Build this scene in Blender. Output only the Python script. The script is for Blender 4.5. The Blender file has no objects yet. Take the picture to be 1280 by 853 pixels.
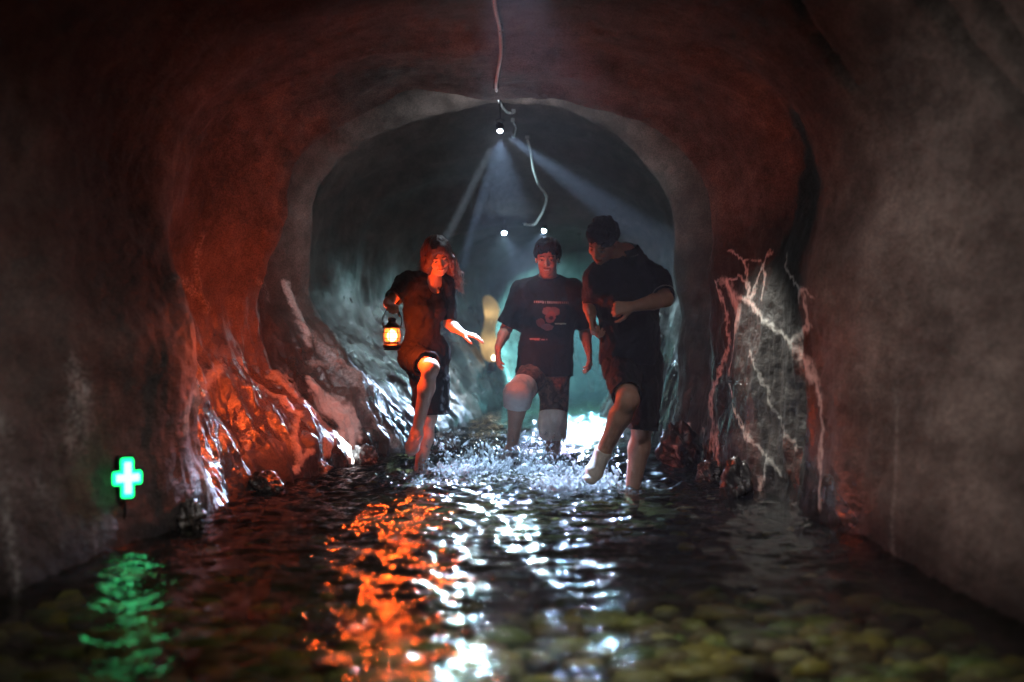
import bpy, math, random
import numpy as np
from mathutils import Vector, Matrix
from mathutils.bvhtree import BVHTree

random.seed(7)
RNG = np.random.default_rng(11)
SC = bpy.context.scene
COL = SC.collection

# ------------------------------------------------------------------ camera
CAM_H = 0.86
FPX = 1778.0                      # focal length in pixels of a 1280 px wide picture
cam_data = bpy.data.cameras.new("camera")
cam_data.lens = 50.0
cam_data.sensor_width = 36.0
cam_data.clip_start = 0.05
cam_data.clip_end = 400.0
cam_data.dof.use_dof = True
cam_data.dof.focus_distance = 9.2
cam_data.dof.aperture_fstop = 1.2
cam = bpy.data.objects.new("camera", cam_data)
cam.location = (0, 0, CAM_H)
cam.rotation_euler = (math.radians(90), 0, 0)
COL.objects.link(cam)
SC.camera = cam

# ------------------------------------------------------------------ world (dusk sky at the tunnel mouth behind the camera)
world = bpy.data.worlds.new("World")
SC.world = world
world.use_nodes = True
wn = world.node_tree.nodes
wn.clear()
w_out = wn.new("ShaderNodeOutputWorld")
w_bg = wn.new("ShaderNodeBackground")
w_sky = wn.new("ShaderNodeTexSky")
w_sky.sky_type = 'NISHITA'
w_sky.sun_disc = False
w_sky.sun_elevation = math.radians(8)
w_sky.sun_rotation = math.radians(150)
w_bg.inputs['Strength'].default_value = 0.05
world.node_tree.links.new(w_sky.outputs[0], w_bg.inputs['Color'])
world.node_tree.links.new(w_bg.outputs[0], w_out.inputs['Surface'])

# ------------------------------------------------------------------ render settings
SC.view_settings.view_transform = 'Standard'
SC.view_settings.look = 'None'
SC.view_settings.exposure = 0.3
SC.view_settings.gamma = 1.0
SC.view_settings.use_curve_mapping = False
SC.render.engine = 'CYCLES'
cy = SC.cycles
cy.use_denoising = True
cy.denoiser = 'OPENIMAGEDENOISE'
cy.use_adaptive_sampling = True
cy.adaptive_threshold = 0.05
cy.adaptive_min_samples = 16
cy.max_bounces = 6
cy.diffuse_bounces = 2
cy.glossy_bounces = 3
cy.transmission_bounces = 6
cy.transparent_max_bounces = 8
cy.volume_bounces = 0
cy.sample_clamp_indirect = 3.0
cy.sample_clamp_direct = 0.0
cy.caustics_reflective = False
cy.caustics_refractive = False
cy.blur_glossy = 0.5

# lamp powers (W) and colours
P_NEAR, P_ONE, P_TWO, P_THREE, P_FOUR = 165.0, 2100.0, 400.0, 800.0, 5000.0
P_LANTERN = 205.0
C_LED = (0.48, 0.68, 1.0)
C_TEAL = (0.22, 0.85, 0.92)
C_LANTERN = (1.0, 0.095, 0.010)
HAZE = 0.0026

# ================================================================== helpers
def wpt(px, py, d):
    """point at depth d that the photograph shows at (px, py) - used only to measure sizes"""
    return Vector(((px - 640.0) / FPX * d, d, CAM_H + (426.5 - py) / FPX * d))

_perm = RNG.permutation(256)
_perm = np.concatenate([_perm, _perm]).astype(np.int32)
_g = RNG.normal(size=(256, 3)); _g /= np.linalg.norm(_g, axis=1)[:, None]
_g = _g.astype(np.float32)

def perlin(p):
    p = np.asarray(p, dtype=np.float32)
    i = np.floor(p).astype(np.int32)
    f = p - i
    i &= 255
    u = f * f * f * (f * (f * 6 - 15) + 10)
    out = 0
    for dx in (0, 1):
        hx = _perm[(i[:, 0] + dx) & 255]
        wx = u[:, 0] if dx else 1 - u[:, 0]
        for dy in (0, 1):
            hy = _perm[(hx + i[:, 1] + dy) & 255]
            wy = u[:, 1] if dy else 1 - u[:, 1]
            for dz in (0, 1):
                h = _perm[(hy + i[:, 2] + dz) & 255]
                wz = u[:, 2] if dz else 1 - u[:, 2]
                g = _g[h]
                out = out + wx * wy * wz * (g[:, 0] * (f[:, 0] - dx) + g[:, 1] * (f[:, 1] - dy) + g[:, 2] * (f[:, 2] - dz))
    return out * 1.6

def fbm(p, octv=4, lac=2.03, gain=0.5):
    s = 0; a = 1.0; q = np.asarray(p, dtype=np.float32)
    for k in range(octv):
        s = s + a * perlin(q + 17.3 * k)
        q = q * lac; a *= gain
    return s

def ridged(p, octv=3, gain=0.5):
    s = 0; a = 1.0; q = np.asarray(p, dtype=np.float32)
    for k in range(octv):
        s = s + a * (1 - np.abs(perlin(q + 31.7 * k)) * 1.7)
        q = q * 2.1; a *= gain
    return s

def sstep(a, b, x):
    t = np.clip((x - a) / (b - a), 0, 1)
    return t * t * (3 - 2 * t)

def np_mesh(name, verts, faces, smooth=True):
    """faces: (n,4) or (n,3) int array"""
    verts = np.ascontiguousarray(verts, dtype=np.float32)
    faces = np.ascontiguousarray(faces, dtype=np.int32)
    me = bpy.data.meshes.new(name)
    k = faces.shape[1]
    me.vertices.add(len(verts)); me.vertices.foreach_set("co", verts.ravel())
    me.loops.add(faces.size); me.loops.foreach_set("vertex_index", faces.ravel())
    me.polygons.add(len(faces))
    me.polygons.foreach_set("loop_start", np.arange(0, faces.size, k, dtype=np.int32))
    me.polygons.foreach_set("use_smooth", np.full(len(faces), smooth, dtype=bool))
    me.update(calc_edges=True)
    return me

def grid_faces(nr, nc):
    a = np.arange(nr * nc).reshape(nr, nc)
    return np.stack([a[:-1, :-1], a[:-1, 1:], a[1:, 1:], a[1:, :-1]], -1).reshape(-1, 4)

def add_attr(me, name, vals):
    vals = np.asarray(vals, dtype=np.float32)
    if vals.ndim == 1:
        at = me.attributes.new(name, 'FLOAT', 'POINT'); at.data.foreach_set("value", vals)
    else:
        if vals.shape[1] == 3:
            vals = np.concatenate([vals, np.ones((len(vals), 1), np.float32)], 1)
        at = me.attributes.new(name, 'FLOAT_COLOR', 'POINT'); at.data.foreach_set("color", np.ascontiguousarray(vals).ravel())

def obj(name, me, mat=None, parent=None, **props):
    o = bpy.data.objects.new(name, me)
    COL.objects.link(o)
    if mat is not None and me is not None:
        me.materials.clear(); me.materials.append(mat)
    if parent is not None:
        o.parent = parent
        o.matrix_parent_inverse = Matrix.Translation(parent.location).inverted() if parent.rotation_euler[:] == (0, 0, 0) else parent.matrix_basis.inverted()
    for k, v in props.items():
        o[k] = v
    return o

def thing(name, loc, label, category, group=None):
    o = bpy.data.objects.new(name, None)
    COL.objects.link(o)
    o.location = loc
    o.empty_display_size = 0.1
    o["label"] = label; o["category"] = category
    if group: o["group"] = group
    return o

# ---- simple solid builders, all return (verts, faces-list) in world space
class MB:
    def __init__(s): s.v = []; s.f = []
    def add(s, v, f):
        n = len(s.v); s.v += [tuple(x) for x in v]; s.f += [tuple(i + n for i in q) for q in f]
        return s
    def box(s, c, half, M=None, bev=0.0):
        c = Vector(c); hx, hy, hz = half
        b = min(bev, hx * .9, hy * .9, hz * .9)
        if b <= 0:
            vs = [Vector((sx * hx, sy * hy, sz * hz)) for sx in (-1, 1) for sy in (-1, 1) for sz in (-1, 1)]
            fs = [(0, 1, 3, 2), (4, 6, 7, 5), (0, 4, 5, 1), (2, 3, 7, 6), (0, 2, 6, 4), (1, 5, 7, 3)]
        else:
            # chamfered box: ring stack along z
            def ring(x, y, z, ch):
                return [(-x + ch, -y, z), (x - ch, -y, z), (x, -y + ch, z), (x, y - ch, z), (x - ch, y, z), (-x + ch, y, z), (-x, y - ch, z), (-x, -y + ch, z)]
            R = ring(hx - b, hy - b, -hz, b * .5) + ring(hx, hy, -hz + b, b) + ring(hx, hy, hz - b, b) + ring(hx - b, hy - b, hz, b * .5)
            vs = [Vector(r) for r in R]; fs = [tuple(range(7, -1, -1)), tuple(range(24, 32))]
            for k in range(3):
                for i in range(8):
                    j = (i + 1) % 8
                    fs.append((k * 8 + i, k * 8 + j, k * 8 + 8 + j, k * 8 + 8 + i))
        if M is not None: vs = [M @ q for q in vs]
        return s.add([c + q for q in vs], fs)
    def lathe(s, c, prof, n=20, M=None):
        """prof: list of (r, z)"""
        c = Vector(c); vs = []; fs = []
        for r, z in prof:
            for i in range(n):
                a = 2 * math.pi * i / n
                q = Vector((r * math.cos(a), r * math.sin(a), z))
                vs.append(c + (M @ q if M is not None else q))
        for k in range(len(prof) - 1):
            for i in range(n):
                j = (i + 1) % n
                fs.append((k * n + i, k * n + j, k * n + n + j, k * n + n + i))
        fs.append(tuple(range(n - 1, -1, -1))); m = (len(prof) - 1) * n
        fs.append(tuple(range(m, m + n)))
        return s.add(vs, fs)
    def tube(s, pts, r, n=8):
        pts = [Vector(p) for p in pts]; vs = []; fs = []
        m = len(pts); rr = r if hasattr(r, '__len__') else [r] * m
        up = Vector((0, 0, 1))
        t0 = (pts[1] - pts[0]).normalized()
        if abs(t0.dot(up)) > .9: up = Vector((1, 0, 0))
        nrm = t0.cross(up).normalized()
        for k in range(m):
            t = (pts[min(k + 1, m - 1)] - pts[max(k - 1, 0)]).normalized()
            nrm = (nrm - t * nrm.dot(t)).normalized(); bi = t.cross(nrm)
            for i in range(n):
                a = 2 * math.pi * i / n
                vs.append(pts[k] + (nrm * math.cos(a) + bi * math.sin(a)) * rr[k])
        for k in range(m - 1):
            for i in range(n):
                j = (i + 1) % n
                fs.append((k * n + i, k * n + j, k * n + n + j, k * n + n + i))
        fs.append(tuple(range(n - 1, -1, -1))); q = (m - 1) * n
        fs.append(tuple(range(q, q + n)))
        return s.add(vs, fs)
    def mesh(s, name, smooth=True, angle=40):
        me = bpy.data.meshes.new(name)
        me.from_pydata(s.v, [], s.f); me.update()
        if smooth:
            me.polygons.foreach_set("use_smooth", [True] * len(me.polygons))
            try: me.set_sharp_from_angle(angle=math.radians(angle))
            except Exception: pass
        return me

def spline(pts, n=10):
    """Catmull-Rom through points"""
    P = [Vector(p) for p in pts]; out = []
    for i in range(len(P) - 1):
        p0 = P[max(i - 1, 0)]; p1 = P[i]; p2 = P[i + 1]; p3 = P[min(i + 2, len(P) - 1)]
        for k in range(n):
            t = k / n
            out.append(0.5 * ((2 * p1) + (p2 - p0) * t + (2 * p0 - 5 * p1 + 4 * p2 - p3) * t * t + (3 * p1 - p0 - 3 * p2 + p3) * t ** 3))
    out.append(P[-1])
    return out

# ------------------------------------------------------------------ materials
def new_mat(name):
    m = bpy.data.materials.new(name); m.use_nodes = True
    nt = m.node_tree; nt.nodes.clear()
    out = nt.nodes.new("ShaderNodeOutputMaterial")
    return m, nt, nt.nodes, nt.links, out

def pmat(name, col, rough=.6, spec=.4, metal=0., noise=.15, nscale=30., bump=0., bscale=80., attr=None, coat=0., sss=0., trans=0.):
    """principled with procedural variation; attr = colour attribute that replaces the base colour"""
    m, nt, N, L, out = new_mat(name)
    b = N.new("ShaderNodeBsdfPrincipled"); L.new(b.outputs[0], out.inputs[0])
    b.inputs['Roughness'].default_value = rough
    b.inputs['Metallic'].default_value = metal
    b.inputs['Specular IOR Level'].default_value = spec
    b.inputs['Coat Weight'].default_value = coat
    b.inputs['Transmission Weight'].default_value = trans
    if sss:
        b.inputs['Subsurface Weight'].default_value = sss
        b.inputs['Subsurface Radius'].default_value = (.012, .005, .003)
        b.inputs['Subsurface Scale'].default_value = 1.0
    tc = N.new("ShaderNodeTexCoord"); nz = N.new("ShaderNodeTexNoise")
    nz.inputs['Scale'].default_value = nscale; nz.inputs['Detail'].default_value = 5
    L.new(tc.outputs['Object'], nz.inputs['Vector'])
    mx = N.new("ShaderNodeMixRGB"); mx.blend_type = 'MULTIPLY'; mx.inputs[0].default_value = 1
    rp = N.new("ShaderNodeMapRange"); rp.inputs['From Min'].default_value = .3; rp.inputs['From Max'].default_value = .7
    rp.inputs['To Min'].default_value = 1 - noise; rp.inputs['To Max'].default_value = 1 + noise
    L.new(nz.outputs['Fac'], rp.inputs['Value'])
    L.new(rp.outputs[0], mx.inputs[2])
    if attr:
        at = N.new("ShaderNodeAttribute"); at.attribute_name = attr
        L.new(at.outputs['Color'], mx.inputs[1])
    else:
        mx.inputs[1].default_value = (*col, 1)
    L.new(mx.outputs[0], b.inputs['Base Color'])
    if bump:
        n2 = N.new("ShaderNodeTexNoise"); n2.inputs['Scale'].default_value = bscale; n2.inputs['Detail'].default_value = 4
        L.new(tc.outputs['Object'], n2.inputs['Vector'])
        bp = N.new("ShaderNodeBump"); bp.inputs['Strength'].default_value = bump; bp.inputs['Distance'].default_value = .01
        L.new(n2.outputs['Fac'], bp.inputs['Height']); L.new(bp.outputs[0], b.inputs['Normal'])
    return m

def emat(name, col, strength, noise=.0):
    m, nt, N, L, out = new_mat(name)
    e = N.new("ShaderNodeEmission"); e.inputs[0].default_value = (*col, 1); e.inputs[1].default_value = strength
    L.new(e.outputs[0], out.inputs[0])
    return m

def rock_mat():
    m, nt, N, L, out = new_mat("cave_rock")
    b = N.new("ShaderNodeBsdfPrincipled"); L.new(b.outputs[0], out.inputs[0])
    tc = N.new("ShaderNodeTexCoord")
    def noise(scale, det=6, rough=.55, mapping=None):
        n = N.new("ShaderNodeTexNoise"); n.inputs['Scale'].default_value = scale
        n.inputs['Detail'].default_value = det; n.inputs['Roughness'].default_value = rough
        if mapping:
            mp = N.new("ShaderNodeMapping"); mp.inputs['Scale'].default_value = mapping
            L.new(tc.outputs['Object'], mp.inputs[0]); L.new(mp.outputs[0], n.inputs['Vector'])
        else:
            mp = N.new("ShaderNodeMapping"); mp.inputs['Scale'].default_value = (1, .45, 1)
            L.new(tc.outputs['Object'], mp.inputs[0]); L.new(mp.outputs[0], n.inputs['Vector'])
        return n
    n1 = noise(1.3, 4, .62); n2 = noise(7, 4, .65); n3 = noise(3.2, 3, .6, (1, .8, .18))
    cr = N.new("ShaderNodeValToRGB")
    e = cr.color_ramp.elements
    e[0].position = .30; e[0].color = (.047, .037, .033, 1)
    e[1].position = .72; e[1].color = (.168, .130, .112, 1)
    k = e.new(.5); k.color = (.098, .076, .066, 1)
    L.new(n1.outputs['Fac'], cr.inputs[0])
    m1 = N.new("ShaderNodeMixRGB"); m1.blend_type = 'OVERLAY'; m1.inputs[0].default_value = .9
    L.new(cr.outputs[0], m1.inputs[1]); L.new(n2.outputs['Fac'], m1.inputs[2])
    # damp streaks running down
    st = N.new("ShaderNodeMapRange"); st.inputs['From Min'].default_value = .42; st.inputs['From Max'].default_value = .68
    st.inputs['To Min'].default_value = .72; st.inputs['To Max'].default_value = 1.25
    L.new(n3.outputs['Fac'], st.inputs[0])
    m2 = N.new("ShaderNodeMixRGB"); m2.blend_type = 'MULTIPLY'; m2.inputs[0].default_value = .5
    L.new(m1.outputs[0], m2.inputs[1]); L.new(st.outputs[0], m2.inputs[2])
    ng = noise(110, 1, .6); gr = N.new("ShaderNodeMapRange"); gr.inputs['From Min'].default_value = .35; gr.inputs['From Max'].default_value = .65
    gr.inputs['To Min'].default_value = .70; gr.inputs['To Max'].default_value = 1.30; L.new(ng.outputs['Fac'], gr.inputs[0])
    mg = N.new("ShaderNodeMixRGB"); mg.blend_type = 'MULTIPLY'; mg.inputs[0].default_value = 1; L.new(m2.outputs[0], mg.inputs[1]); L.new(gr.outputs[0], mg.inputs[2])
    # hairline cracks, bent by noise
    nd = noise(2.6, 3, .6); av = N.new("ShaderNodeVectorMath"); av.operation = 'SCALE'; av.inputs['Scale'].default_value = .45; L.new(nd.outputs['Color'], av.inputs[0])
    mp2 = N.new("ShaderNodeMapping"); mp2.inputs['Scale'].default_value = (.8, .45, .8); L.new(tc.outputs['Object'], mp2.inputs[0])
    sv2 = N.new("ShaderNodeVectorMath"); L.new(mp2.outputs[0], sv2.inputs[0]); L.new(av.outputs[0], sv2.inputs[1])
    vo = N.new("ShaderNodeTexVoronoi"); vo.feature = 'DISTANCE_TO_EDGE'; vo.inputs['Scale'].default_value = 1.25; L.new(sv2.outputs[0], vo.inputs['Vector'])
    ck = N.new("ShaderNodeMapRange"); ck.inputs['From Min'].default_value = .0; ck.inputs['From Max'].default_value = .012; L.new(vo.outputs['Distance'], ck.inputs[0])
    ck.inputs['To Min'].default_value = .45
    mc = N.new("ShaderNodeMixRGB"); mc.blend_type = 'MULTIPLY'; mc.inputs[0].default_value = .40; L.new(mg.outputs[0], mc.inputs[1]); L.new(ck.outputs[0], mc.inputs[2])
    # darker where rock is soaked, and where shade is painted in
    awd = N.new("ShaderNodeAttribute"); awd.attribute_name = "soak_shade"
    wd = N.new("ShaderNodeMapRange"); wd.inputs['To Min'].default_value = 1.0; wd.inputs['To Max'].default_value = .30; L.new(awd.outputs['Fac'], wd.inputs[0])
    mw = N.new("ShaderNodeMixRGB"); mw.blend_type = 'MULTIPLY'; mw.inputs[0].default_value = 1; L.new(mc.outputs[0], mw.inputs[1]); L.new(wd.outputs[0], mw.inputs[2])
    m2 = mw
    # pale colour stored on the mesh: mineral smears, and backlight painted along ridges
    ac = N.new("ShaderNodeAttribute"); ac.attribute_name = "crust_glint"
    n5 = noise(60, 2, .7)
    ad = N.new("ShaderNodeMath"); ad.operation = 'MULTIPLY_ADD'; ad.inputs[1].default_value = .9; ad.inputs[2].default_value = -.45
    L.new(n5.outputs['Fac'], ad.inputs[0])
    sm = N.new("ShaderNodeMath"); sm.operation = 'ADD'; L.new(ac.outputs['Fac'], sm.inputs[0]); L.new(ad.outputs[0], sm.inputs[1])
    ml = N.new("ShaderNodeMath"); ml.operation = 'MULTIPLY'; ml.use_clamp = True; L.new(sm.outputs[0], ml.inputs[0]); 
    gt = N.new("ShaderNodeMapRange"); gt.inputs['From Min'].default_value = .0; gt.inputs['From Max'].default_value = .15; L.new(ac.outputs['Fac'], gt.inputs[0])
    L.new(gt.outputs[0], ml.inputs[1])
    m3 = N.new("ShaderNodeMixRGB"); m3.inputs[2].default_value = (.74, .71, .66, 1)
    L.new(ml.outputs[0], m3.inputs[0]); L.new(m2.outputs[0], m3.inputs[1])
    L.new(m3.outputs[0], b.inputs['Base Color'])
    # wetness
    aw = N.new("ShaderNodeAttribute"); aw.attribute_name = "wet"
    n4 = noise(2.4, 2, .6)
    wm = N.new("ShaderNodeMath"); wm.operation = 'MULTIPLY'; L.new(aw.outputs['Fac'], wm.inputs[0])
    w2 = N.new("ShaderNodeMapRange"); w2.inputs['From Min'].default_value = .35; w2.inputs['From Max'].default_value = .6; L.new(n4.outputs['Fac'], w2.inputs[0])
    w2.inputs['To Min'].default_value = .35
    L.new(w2.outputs[0], wm.inputs[1])
    rr = N.new("ShaderNodeMapRange"); rr.inputs['To Min'].default_value = .88; rr.inputs['To Max'].default_value = .12
    L.new(wm.outputs[0], rr.inputs[0]); L.new(rr.outputs[0], b.inputs['Roughness'])
    sp = N.new("ShaderNodeMapRange"); sp.inputs['To Min'].default_value = .06; sp.inputs['To Max'].default_value = 1.0
    L.new(wm.outputs[0], sp.inputs[0]); L.new(sp.outputs[0], b.inputs['Specular IOR Level'])
    # relief
    nb = noise(14, 5, .66); nb2 = noise(75, 2, .6)
    nb0 = noise(4.5, 2, .5); b0 = N.new("ShaderNodeBump"); b0.inputs['Strength'].default_value = .30; b0.inputs['Distance'].default_value = .08
    L.new(nb0.outputs['Fac'], b0.inputs['Height'])
    b1 = N.new("ShaderNodeBump"); L.new(b0.outputs[0], b1.inputs['Normal']); b1.inputs['Strength'].default_value = .45; b1.inputs['Distance'].default_value = .03
    b2 = N.new("ShaderNodeBump"); b2.inputs['Strength'].default_value = .40; b2.inputs['Distance'].default_value = .006
    bs = N.new("ShaderNodeMapRange"); bs.inputs['To Min'].default_value = .48; bs.inputs['To Max'].default_value = .50
    L.new(aw.outputs['Fac'], bs.inputs[0]); L.new(bs.outputs[0], b1.inputs['Strength'])
    L.new(nb.outputs['Fac'], b1.inputs['Height']); L.new(nb2.outputs['Fac'], b2.inputs['Height'])
    L.new(b1.outputs[0], b2.inputs['Normal']); L.new(b2.outputs[0], b.inputs['Normal'])
    return m
M_ROCK = rock_mat()

def water_mat(name, tint, foam_attr=False, rough=.02, bump=.25):
    m, nt, N, L, out = new_mat(name)
    fr = N.new("ShaderNodeFresnel"); fr.inputs['IOR'].default_value = 1.333
    tr = N.new("ShaderNodeBsdfTransparent"); tr.inputs[0].default_value = (*tint, 1)
    gl = N.new("ShaderNodeBsdfGlossy"); gl.inputs['Roughness'].default_value = rough
    mx = N.new("ShaderNodeMixShader")
    L.new(fr.outputs[0], mx.inputs[0]); L.new(tr.outputs[0], mx.inputs[1]); L.new(gl.outputs[0], mx.inputs[2])
    tc = N.new("ShaderNodeTexCoord"); nz = N.new("ShaderNodeTexNoise")
    nz.inputs['Scale'].default_value = 26; nz.inputs['Detail'].default_value = 3
    L.new(tc.outputs['Object'], nz.inputs['Vector'])
    bp = N.new("ShaderNodeBump"); bp.inputs['Strength'].default_value = bump; bp.inputs['Distance'].default_value = .02
    L.new(nz.outputs['Fac'], bp.inputs['Height'])
    L.new(bp.outputs[0], gl.inputs['Normal']); L.new(bp.outputs[0], fr.inputs['Normal'])
    last = mx
    if foam_attr:
        at = N.new("ShaderNodeAttribute"); at.attribute_name = "foam"
        df = N.new("ShaderNodeBsdfDiffuse"); df.inputs[0].default_value = (.8, .85, .88, 1)
        tl = N.new("ShaderNodeBsdfTranslucent"); tl.inputs[0].default_value = (.8, .85, .88, 1)
        m4 = N.new("ShaderNodeMixShader"); m4.inputs[0].default_value = .5
        L.new(df.outputs[0], m4.inputs[1]); L.new(tl.outputs[0], m4.inputs[2])
        n2 = N.new("ShaderNodeTexNoise"); n2.inputs['Scale'].default_value = 38; n2.inputs['Detail'].default_value = 6; n2.inputs['Roughness'].default_value = .7
        L.new(tc.outputs['Object'], n2.inputs['Vector'])
        r2 = N.new("ShaderNodeMapRange"); r2.inputs['From Min'].default_value = .50; r2.inputs['From Max'].default_value = .66
        L.new(n2.outputs['Fac'], r2.inputs[0])
        mu = N.new("ShaderNodeMath"); mu.operation = 'MULTIPLY'; L.new(at.outputs['Fac'], mu.inputs[0]); L.new(r2.outputs[0], mu.inputs[1])
        m5 = N.new("ShaderNodeMixShader"); L.new(mu.outputs[0], m5.inputs[0]); L.new(mx.outputs[0], m5.inputs[1]); L.new(m4.outputs[0], m5.inputs[2])
        last = m5
    L.new(last.outputs[0], out.inputs[0])
    return m
# ================================================================== the tunnel
# each section: depth, left x at z = 0 .4 .8 1.2 1.6, right x at the same heights, crown height
SEC = [
 (-8.0, (-1.95, -1.98, -2.0, -2.0, -1.9), (1.75, 1.78, 1.8, 1.8, 1.7), 2.60),
 (0.0, (-1.90, -1.95, -1.98, -1.98, -1.9), (1.72, 1.76, 1.78, 1.78, 1.7), 2.58),
 (3.0, (-1.85, -1.90, -1.94, -1.94, -1.88), (1.64, 1.68, 1.70, 1.70, 1.66), 2.56),
 (4.6, (-1.72, -1.77, -1.82, -1.88, -1.80), (1.55, 1.58, 1.62, 1.64, 1.62), 2.54),
 (5.8, (-1.60, -1.66, -1.68, -1.76, -1.78), (1.48, 1.50, 1.52, 1.54, 1.58), 2.52),
 (6.8, (-1.46, -1.50, -1.47, -1.60, -1.70), (1.425, 1.43, 1.425, 1.44, 1.53), 2.50),
 (7.2, (-1.46, -1.53, -1.60, -1.72, -1.74), (1.42, 1.425, 1.43, 1.45, 1.55), 2.50),
 (7.6, (-1.47, -1.62, -1.78, -1.93, -1.84), (1.44, 1.47, 1.49, 1.51, 1.60), 2.51),
 (8.3, (-1.41, -1.58, -1.80, -1.94, -1.80), (1.37, 1.40, 1.42, 1.44, 1.50), 2.50),
 (9.0, (-1.24, -1.42, -1.68, -1.80, -1.66), (1.29, 1.32, 1.33, 1.34, 1.38), 2.50),
 (9.45, (-1.13, -1.30, -1.58, -1.70, -1.55), (1.25, 1.28, 1.29, 1.29, 1.30), 2.47),
 (9.75, (-1.13, -1.38, -1.70, -1.88, -1.78), (1.30, 1.35, 1.40, 1.44, 1.50), 2.66),
 (10.2, (-1.04, -1.24, -1.56, -1.74, -1.74), (1.27, 1.32, 1.38, 1.42, 1.52), 2.76),
 (10.8, (-.88, -1.03, -1.30, -1.52, -1.48), (1.17, 1.20, 1.22, 1.22, 1.22), 2.62),
 (11.4, (-.84, -1.05, -1.42, -1.72, -1.72), (1.22, 1.30, 1.38, 1.44, 1.46), 2.74),
 (12.5, (-.72, -1.00, -1.40, -1.72, -1.70), (1.24, 1.36, 1.48, 1.56, 1.55), 2.72),
 (14.3, (-.56, -.84, -1.18, -1.48, -1.50), (1.14, 1.30, 1.42, 1.50, 1.48), 2.50),
 (16.0, (-.38, -.62, -.92, -1.18, -1.16), (1.02, 1.16, 1.28, 1.34, 1.30), 2.12),
 (16.8, (-.34, -.56, -.86, -1.20, -1.22), (1.06, 1.22, 1.36, 1.46, 1.45), 2.44),
 (18.5, (-.16, -.32, -.56, -.80, -.82), (1.20, 1.32, 1.46, 1.56, 1.55), 2.35),
 (20.5, (.20, .08, -.08, -.24, -.26), (1.75, 1.84, 1.95, 2.02, 2.0), 2.30),
 (22.5, (.86, .76, .64, .54, .52), (2.6, 2.66, 2.74, 2.78, 2.75), 2.30),
 (25.0, (2.0, 1.92, 1.84, 1.78, 1.76), (3.9, 3.95, 4.0, 4.05, 4.0), 2.35),
 (28.0, (3.6, 3.55, 3.5, 3.45, 3.45), (5.6, 5.6, 5.6, 5.6, 5.6), 2.4),
]
ZW = (0.0, .4, .8, 1.2, 1.6)
def section_pts(L, R, H):
    pts = [(L[0] - .02, -.55)]
    pts += [(L[i], ZW[i]) for i in range(5)]
    xc = .5 * (L[4] + R[4]); a = .5 * (R[4] - L[4]); hh = H - 1.6
    for k in range(1, 12):
        t = math.pi * k / 12
        c, s = math.cos(t), math.sin(t)
        e = 2 / 2.35
        pts.append((xc - a * math.copysign(abs(c) ** e, c), 1.6 + hh * abs(s) ** e))
    pts += [(R[i], ZW[i]) for i in range(4, -1, -1)]
    pts.append((R[0] + .02, -.55))
    return np.array(pts)

def catmull_np(P, n_each):
    """P (m,k) -> dense curve"""
    m = len(P); out = []
    for i in range(m - 1):
        p0, p1, p2, p3 = P[max(i - 1, 0)], P[i], P[i + 1], P[min(i + 2, m - 1)]
        t = np.linspace(0, 1, n_each, endpoint=False)[:, None]
        out.append(.5 * (2 * p1 + (p2 - p0) * t + (2 * p0 - 5 * p1 + 4 * p2 - p3) * t ** 2 + (3 * p1 - p0 - 3 * p2 + p3) * t ** 3))
    out.append(P[-1:])
    return np.concatenate(out)

def hermite_rows(x, Y, xq):
    """monotone-ish cubic (finite difference tangents) along axis 0"""
    x = np.asarray(x); d = np.diff(Y, axis=0) / np.diff(x).reshape(-1, *([1] * (Y.ndim - 1)))
    T = np.zeros_like(Y); T[0] = d[0]; T[-1] = d[-1]
    same = d[:-1] * d[1:] > 0
    h = 2 * d[:-1] * d[1:] / np.where(same, d[:-1] + d[1:], 1)
    T[1:-1] = np.where(same, h, 0)
    i = np.clip(np.searchsorted(x, xq, side='right') - 1, 0, len(x) - 2)
    w = (x[i + 1] - x[i]); t = (xq - x[i]) / w
    sh = (-1,) + (1,) * (Y.ndim - 1)
    t = t.reshape(sh); w = w.reshape(sh)
    return (2 * t ** 3 - 3 * t ** 2 + 1) * Y[i] + (t ** 3 - 2 * t ** 2 + t) * w * T[i] + (-2 * t ** 3 + 3 * t ** 2) * Y[i + 1] + (t ** 3 - t ** 2) * w * T[i + 1]

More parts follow.
